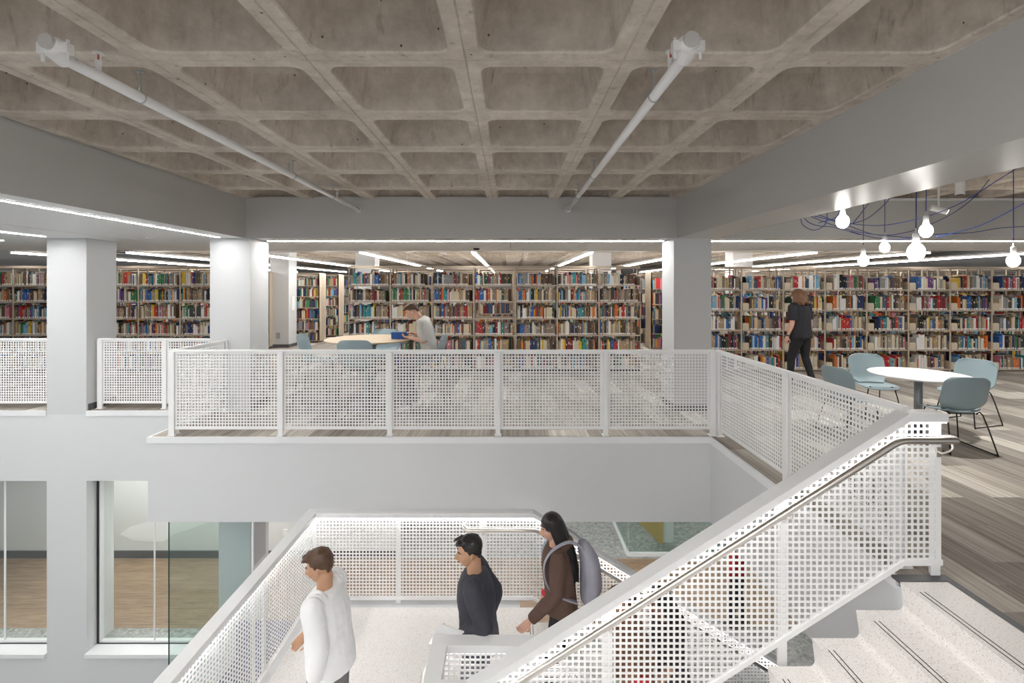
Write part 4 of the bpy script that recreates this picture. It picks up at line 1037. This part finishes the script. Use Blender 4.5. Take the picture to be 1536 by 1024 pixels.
        for k in range(46):
            a = -2.55+5.1*k/45; rx, ry = .100+R.uniform(0, .014), .092+R.uniform(0, .014)
            a2 = math.pi+a*.82; p = [W(-.015+rx*math.cos(a2)*.8, ry*math.sin(a2)*.8, .07)]
            dz = R.uniform(.19, .25)
            for m_ in range(1, 6):
                wv = .014*math.sin(m_*2.1+k*1.7); p.append(W(-.02+(rx+wv+.006*m_)*math.cos(a2), (ry+wv+.006*m_)*math.sin(a2), .07-dz*m_/4.6))
            loft(h, p, rr_([.018, .021, .020, .020, .017, .006]), hl, 3, 8)
    else:
        h.ball(W(-.018, 0, .036), (.101, .087, .094), rot, 20, 14)
        ln = J.get('hairlen', .5)
        for k in range(34):
            a = -1.95+3.9*k/33; a2 = math.pi+a; rx, ry = .092, .085
            p = [W(-.015+rx*math.cos(a2)*.7, ry*math.sin(a2)*.85, .085), W(-.018+rx*math.cos(a2), ry*math.sin(a2), .02)]
            base = W(-.03+rx*math.cos(a2), ry*math.sin(a2)*.95, -.05)
            back = V(J.get('hairback', (-.12, 0, 0)))
            for m_ in (1, 2, 3, 4): p.append(base+V((0, 0, -1))*ln*m_/4*R.uniform(.94, 1.04)+back*math.sin(m_/4*1.5)+V((0, R.uniform(-.012, .012), 0)))
            loft(h, p, rr_([.016, .018, .018, .018, .017, .008]), hl, 3, 8)
    blob(h, 'hair', hair[0], t, .0065, 1, .006)
    return t
def walk(H=1.7, st=.22, lean=.04, aL=.2, aR=-.2, wide=.19, bendL=.12, bendR=.12, face=(1, 0, -.1)):
    k = H/1.75; v = lambda x, y, z: V((x*k, y*k, z*k))
    J = dict(pel=v(0, 0, .95), wai=v(lean*.3, 0, 1.10), che=v(lean*.7, 0, 1.28), nek=v(lean+.0, 0, 1.47), head=v(lean+.045, 0, 1.635), face=face,
             shl=v(lean*.9, wide, 1.42), shr=v(lean*.9, -wide, 1.42), hil=v(0, .09, .92), hir=v(0, -.09, .92))
    J['ell'] = v(lean+aL*.5-.03, wide+.05, 1.13); J['wrl'] = v(lean+aL+bendL, wide+.05, .89)
    J['elr'] = v(lean+aR*.5-.03, -wide-.05, 1.13); J['wrr'] = v(lean+aR+bendR, -wide-.05, .89)
    J['knl'] = v(st*.55+.03, .10, .50); J['anl'] = v(st, .10, .09); J['knr'] = v(-st*.35+.03, -.10, .50); J['anr'] = v(-st, -.10, .10)
    J['toel'] = V((1, .1, 0)).normalized(); J['toer'] = V((1, -.1, 0)).normalized()
    J['pml'] = (0, -1, 0); J['pmr'] = (0, 1, 0); J['thl'] = 1; J['thr'] = -1; J['curl'] = .45
    return J
# seated reader
J = dict(pel=V((-.03, 0, .86)), wai=V((.01, 0, 1.02)), che=V((.05, 0, 1.19)), nek=V((.135, 0, 1.37)), head=V((.245, 0, 1.485)), face=(.80, 0, -.60),
         shl=V((.07, .19, 1.32)), shr=V((.07, -.19, 1.32)), hil=V((.0, .10, .83)), hir=V((.0, -.10, .83)),
         ell=V((.02, .24, 1.06)), wrl=V((.265, .13, 1.095)), elr=V((.06, -.235, 1.06)), wrr=V((.25, -.12, 1.135)),
         knl=V((.38, .14, .62)), anl=V((.27, .13, .09)), knr=V((.40, -.14, .64)), anr=V((.20, -.13, .09)), toel=V((1, 0, 0)), toer=V((1, 0, 0)),
         hdl=(.9, -.45, .1), pml=(-.2, -.3, .9), thl=1, hdr=(.8, .5, .15), pmr=(0, .3, -.9), thr=1, curl=.55, collar=True, hem=-.15, loose=.016)
man = person('seated man in a light grey shirt reading at the birch bar table', (-1.22, 7.30, 0), math.pi, J, M['skin'], M['shirt_grey'], M['trouser_grey'], (M['hair_brown'], 'short'), M['shoe'], sleeve=.8, build=.95)
e = MB(); loft(e, [V((.245-.02, .082, 1.475)), V((.235, .085, 1.46))], rr_([.006, .004]), (1, 0, 0), 2, 8); e.build('earbud', M['white'], man, True)
bk = thing('held_book', 'open book with blue covers propped up in the seated reader\'s hands', 'book', (-1.66, 7.32, 1.066), 0)
for s_, an in ((-1, .16), (1, -.16)):
    q = MB(); q.box(-.125, .125, min(0, s_*.006), max(0, s_*.006), 0, .105) if 0 else q.box(-.12, .12, -.004, .004, 0, .105)
    o = q.build('cover', M['tablet'], bk); o.location = (0, s_*.022, 0); o.rotation_euler = (an*1.5, 0, 0)
q = MB(); q.box(-.115, .115, -.014, .014, .004, .10); q.build('pages', M['page'], bk)
# standing browser
J = walk(1.80, .15, .02, .04, -.02, .205, .03, .02, face=(1, .25, -.15)); J['hem'] = -.55; J['loose'] = .03; J['topname'] = 't_shirt'
pp = person('person with wavy auburn hair in dark t-shirt and black trousers walking along stacks', (5.52, 9.15, 0), D(118), J, M['skin'], M['tee_black'], M['jeans_black'], (M['hair_auburn'], 'wavy'), M['shoe_dark'], sleeve=.5, build=1.15)
q = MB(); w_ = V(J['wrl']); a_ = (V(J['ell'])-w_).normalized(); q.tube([w_+a_*.015, w_+a_*.035], .031, 16); q.build('wristband', M['kick'], pp, True)
# three students on the landing
J = walk(1.62, .16, .05, -.10, .22, .185, .06, .08, face=(1, .15, -.3)); J['hem'] = -.75; J['loose'] = .045; J['topname'] = 'shirt'
person('student in a loose white shirt walking on the stair landing, dark hair', (-1.34, 3.62, ZLAND), D(172), J, M['skin2'], M['shirt_white'], M['trouser_grey'], (M['hair_brown'], 'short'), M['shoe'], sleeve=1)
J = walk(1.62, .14, .04, .20, -.10, .19, .10, .06, face=(1, .2, -.15)); J['hem'] = -.75; J['loose'] = .035; J['topname'] = 'jacket'; J['ell'] = V((-.05, .24, 1.07)); J['wrl'] = V((.14, .20, 1.0)); J['hdl'] = (1, -.2, .1); J['elr'] = V((-.12, -.23, 1.05)); J['wrr'] = V((-.07, -.22, .84))
p2 = person('student in a dark slate jacket holding white papers on the landing', (-.24, 3.83, ZLAND), D(180), J, M['skin2'], M['jacket'], M['trouser_grey'], (M['hair_black'], 'short'), M['shoe_dark'], sleeve=1)
pa = MB(); pa.slab([(-.13, -.004), (.13, -.004), (.13, .004), (-.13, .004)], 0, .19); o = pa.build('paper_sheaf', M['white'], loc=(-.24-.24, 3.83-.235, ZLAND+.92)); o.rotation_euler = (.25, .45, .2)
tag(o, 'sheaf of white papers held by the student in the slate jacket', 'papers')
J = walk(1.67, .12, .05, .10, -.02, .175, .16, .08, face=(1, .2, -.25)); J['hem'] = -.55; J['loose'] = .035; J['topname'] = 'hoodie'; J['hairlen'] = .46
p3 = person('student with long black hair in a brown hoodie carrying a grey backpack upstairs', (.47, 4.40, ZLAND-.1675+.03), D(180), J, M['skin'], M['hoodie'], M['jeans_black'], (M['hair_black'], 'long'), M['shoe'], sleeve=1, hoodie=True, build=.93)
def backpack(root, mat, k=1):
    q = MB(); loft(q, [V((-.24, 0, .92)), V((-.27, 0, 1.05)), V((-.26, 0, 1.25)), V((-.20, 0, 1.40))], [(.13, .07), (.155, .10), (.15, .09), (.10, .05)], (0, 1, 0)); o = blob(q, 'bag', mat, root, .01, 3, .01)
    for s_ in (-1, 1):
        q = MB(); loft(q, [V((-.19, s_*.09, 1.41)), V((-.06, s_*.115, 1.485)), V((.10, s_*.12, 1.40)), V((.165, s_*.13, 1.25)), V((.10, s_*.17, 1.08)), V((-.12, s_*.165, .98))], [(.026, .008)]*6, (0, 1, 0)); q.build('strap', mat, root, True)
bpk = thing('backpack', 'pale grey backpack worn by the student with long black hair', 'backpack', (.47, 4.40, ZLAND-.14), math.pi); backpack(bpk, M['pack'])
q = MB(); loft(q, [V((.02, .17, .93)), V((.08, .12, .95)), V((.17, 0, .97))], [(.03, .01)]*3, (0, 0, 1)); q.build('belt', M['red'], p3, True)
J = walk(1.56, .12, .06, .12, -.04, .185, .14, .08, face=(1, .1, -.2)); J['hem'] = -.4; J['loose'] = .035; J['topname'] = 'hoodie'
p4 = person('student in a brown top with red bag strap, on the lower flight behind the guard', (1.05, 4.05, ZLAND-.5025+.02), D(180), J, M['skin2'], plain('brown_top', (.20, .10, .06), .8, var=.1), M['jeans_black'], (M['hair_brown'], 'short'), M['shoe_dark'], sleeve=1)
q = MB(); loft(q, [V((.02, .22, .62)), V((.02, .24, .85)), V((.03, .25, 1.0))], [(.10, .05), (.11, .06), (.09, .04)], (1, 0, 0)); o = q.build('shoulder_bag', M['red'], smooth=True, loc=(1.05, 4.05, ZLAND-.48)); o.rotation_euler = (0, 0, math.pi); tag(o, 'red shoulder bag of the student in the brown top', 'bag')
J = walk(1.64, .12, .08, .12, -.04, .175, .14, .08, face=(1, .1, -.3)); J['hem'] = -.4; J['loose'] = .025; J['hairlen'] = .3
person('student with black hair and bare arms in dark clothes, lowest on the flight', (1.50, 4.45, ZLAND-.8375+.02), D(180), J, M['skin2'], plain('dark_plum_top', (.05, .035, .045), .8), M['trouser_grey'], (M['hair_black'], 'long'), M['shoe'], sleeve=.5)
J = walk(1.70, .08, .02, .05, -.05, .18, .05, .05, face=(1, 0, 0)); J['hem'] = -.4
person('person in a red top and black trousers standing far down on the lower floor', (3.66, 7.75, ZL), D(150), J, M['skin'], M['red'], M['jeans_black'], (M['hair_brown'], 'short'), M['shoe_dark'], sleeve=1)
#CAMERA
cam = bpy.data.cameras.new('camera'); co = bpy.data.objects.new('camera', cam); C.objects.link(co)
co.location = (0, 0, EYE); co.rotation_euler = (math.pi/2, 0, 0)
cam.sensor_width = 36; cam.lens = F/1536*36; cam.shift_x = (768-VX)/1536; cam.shift_y = -(512-VY)/1536; cam.clip_start = .05; cam.clip_end = 100
bpy.context.scene.camera = co
w = bpy.data.worlds.new('world'); bpy.context.scene.world = w; w.use_nodes = True
bg = w.node_tree.nodes['Background']; bg.inputs[0].default_value = (.97, .985, 1, 1); bg.inputs[1].default_value = .22
sc = bpy.context.scene
sc.view_settings.view_transform = 'Standard'; sc.view_settings.look = 'None'; sc.view_settings.gamma = 1; sc.view_settings.use_curve_mapping = False
sc.view_settings.exposure = 1.36
try:
    sc.cycles.max_bounces = 8; sc.cycles.diffuse_bounces = 5; sc.cycles.glossy_bounces = 3; sc.cycles.transparent_max_bounces = 12
    sc.cycles.sample_clamp_indirect = 6; sc.cycles.use_denoising = True
except Exception: pass
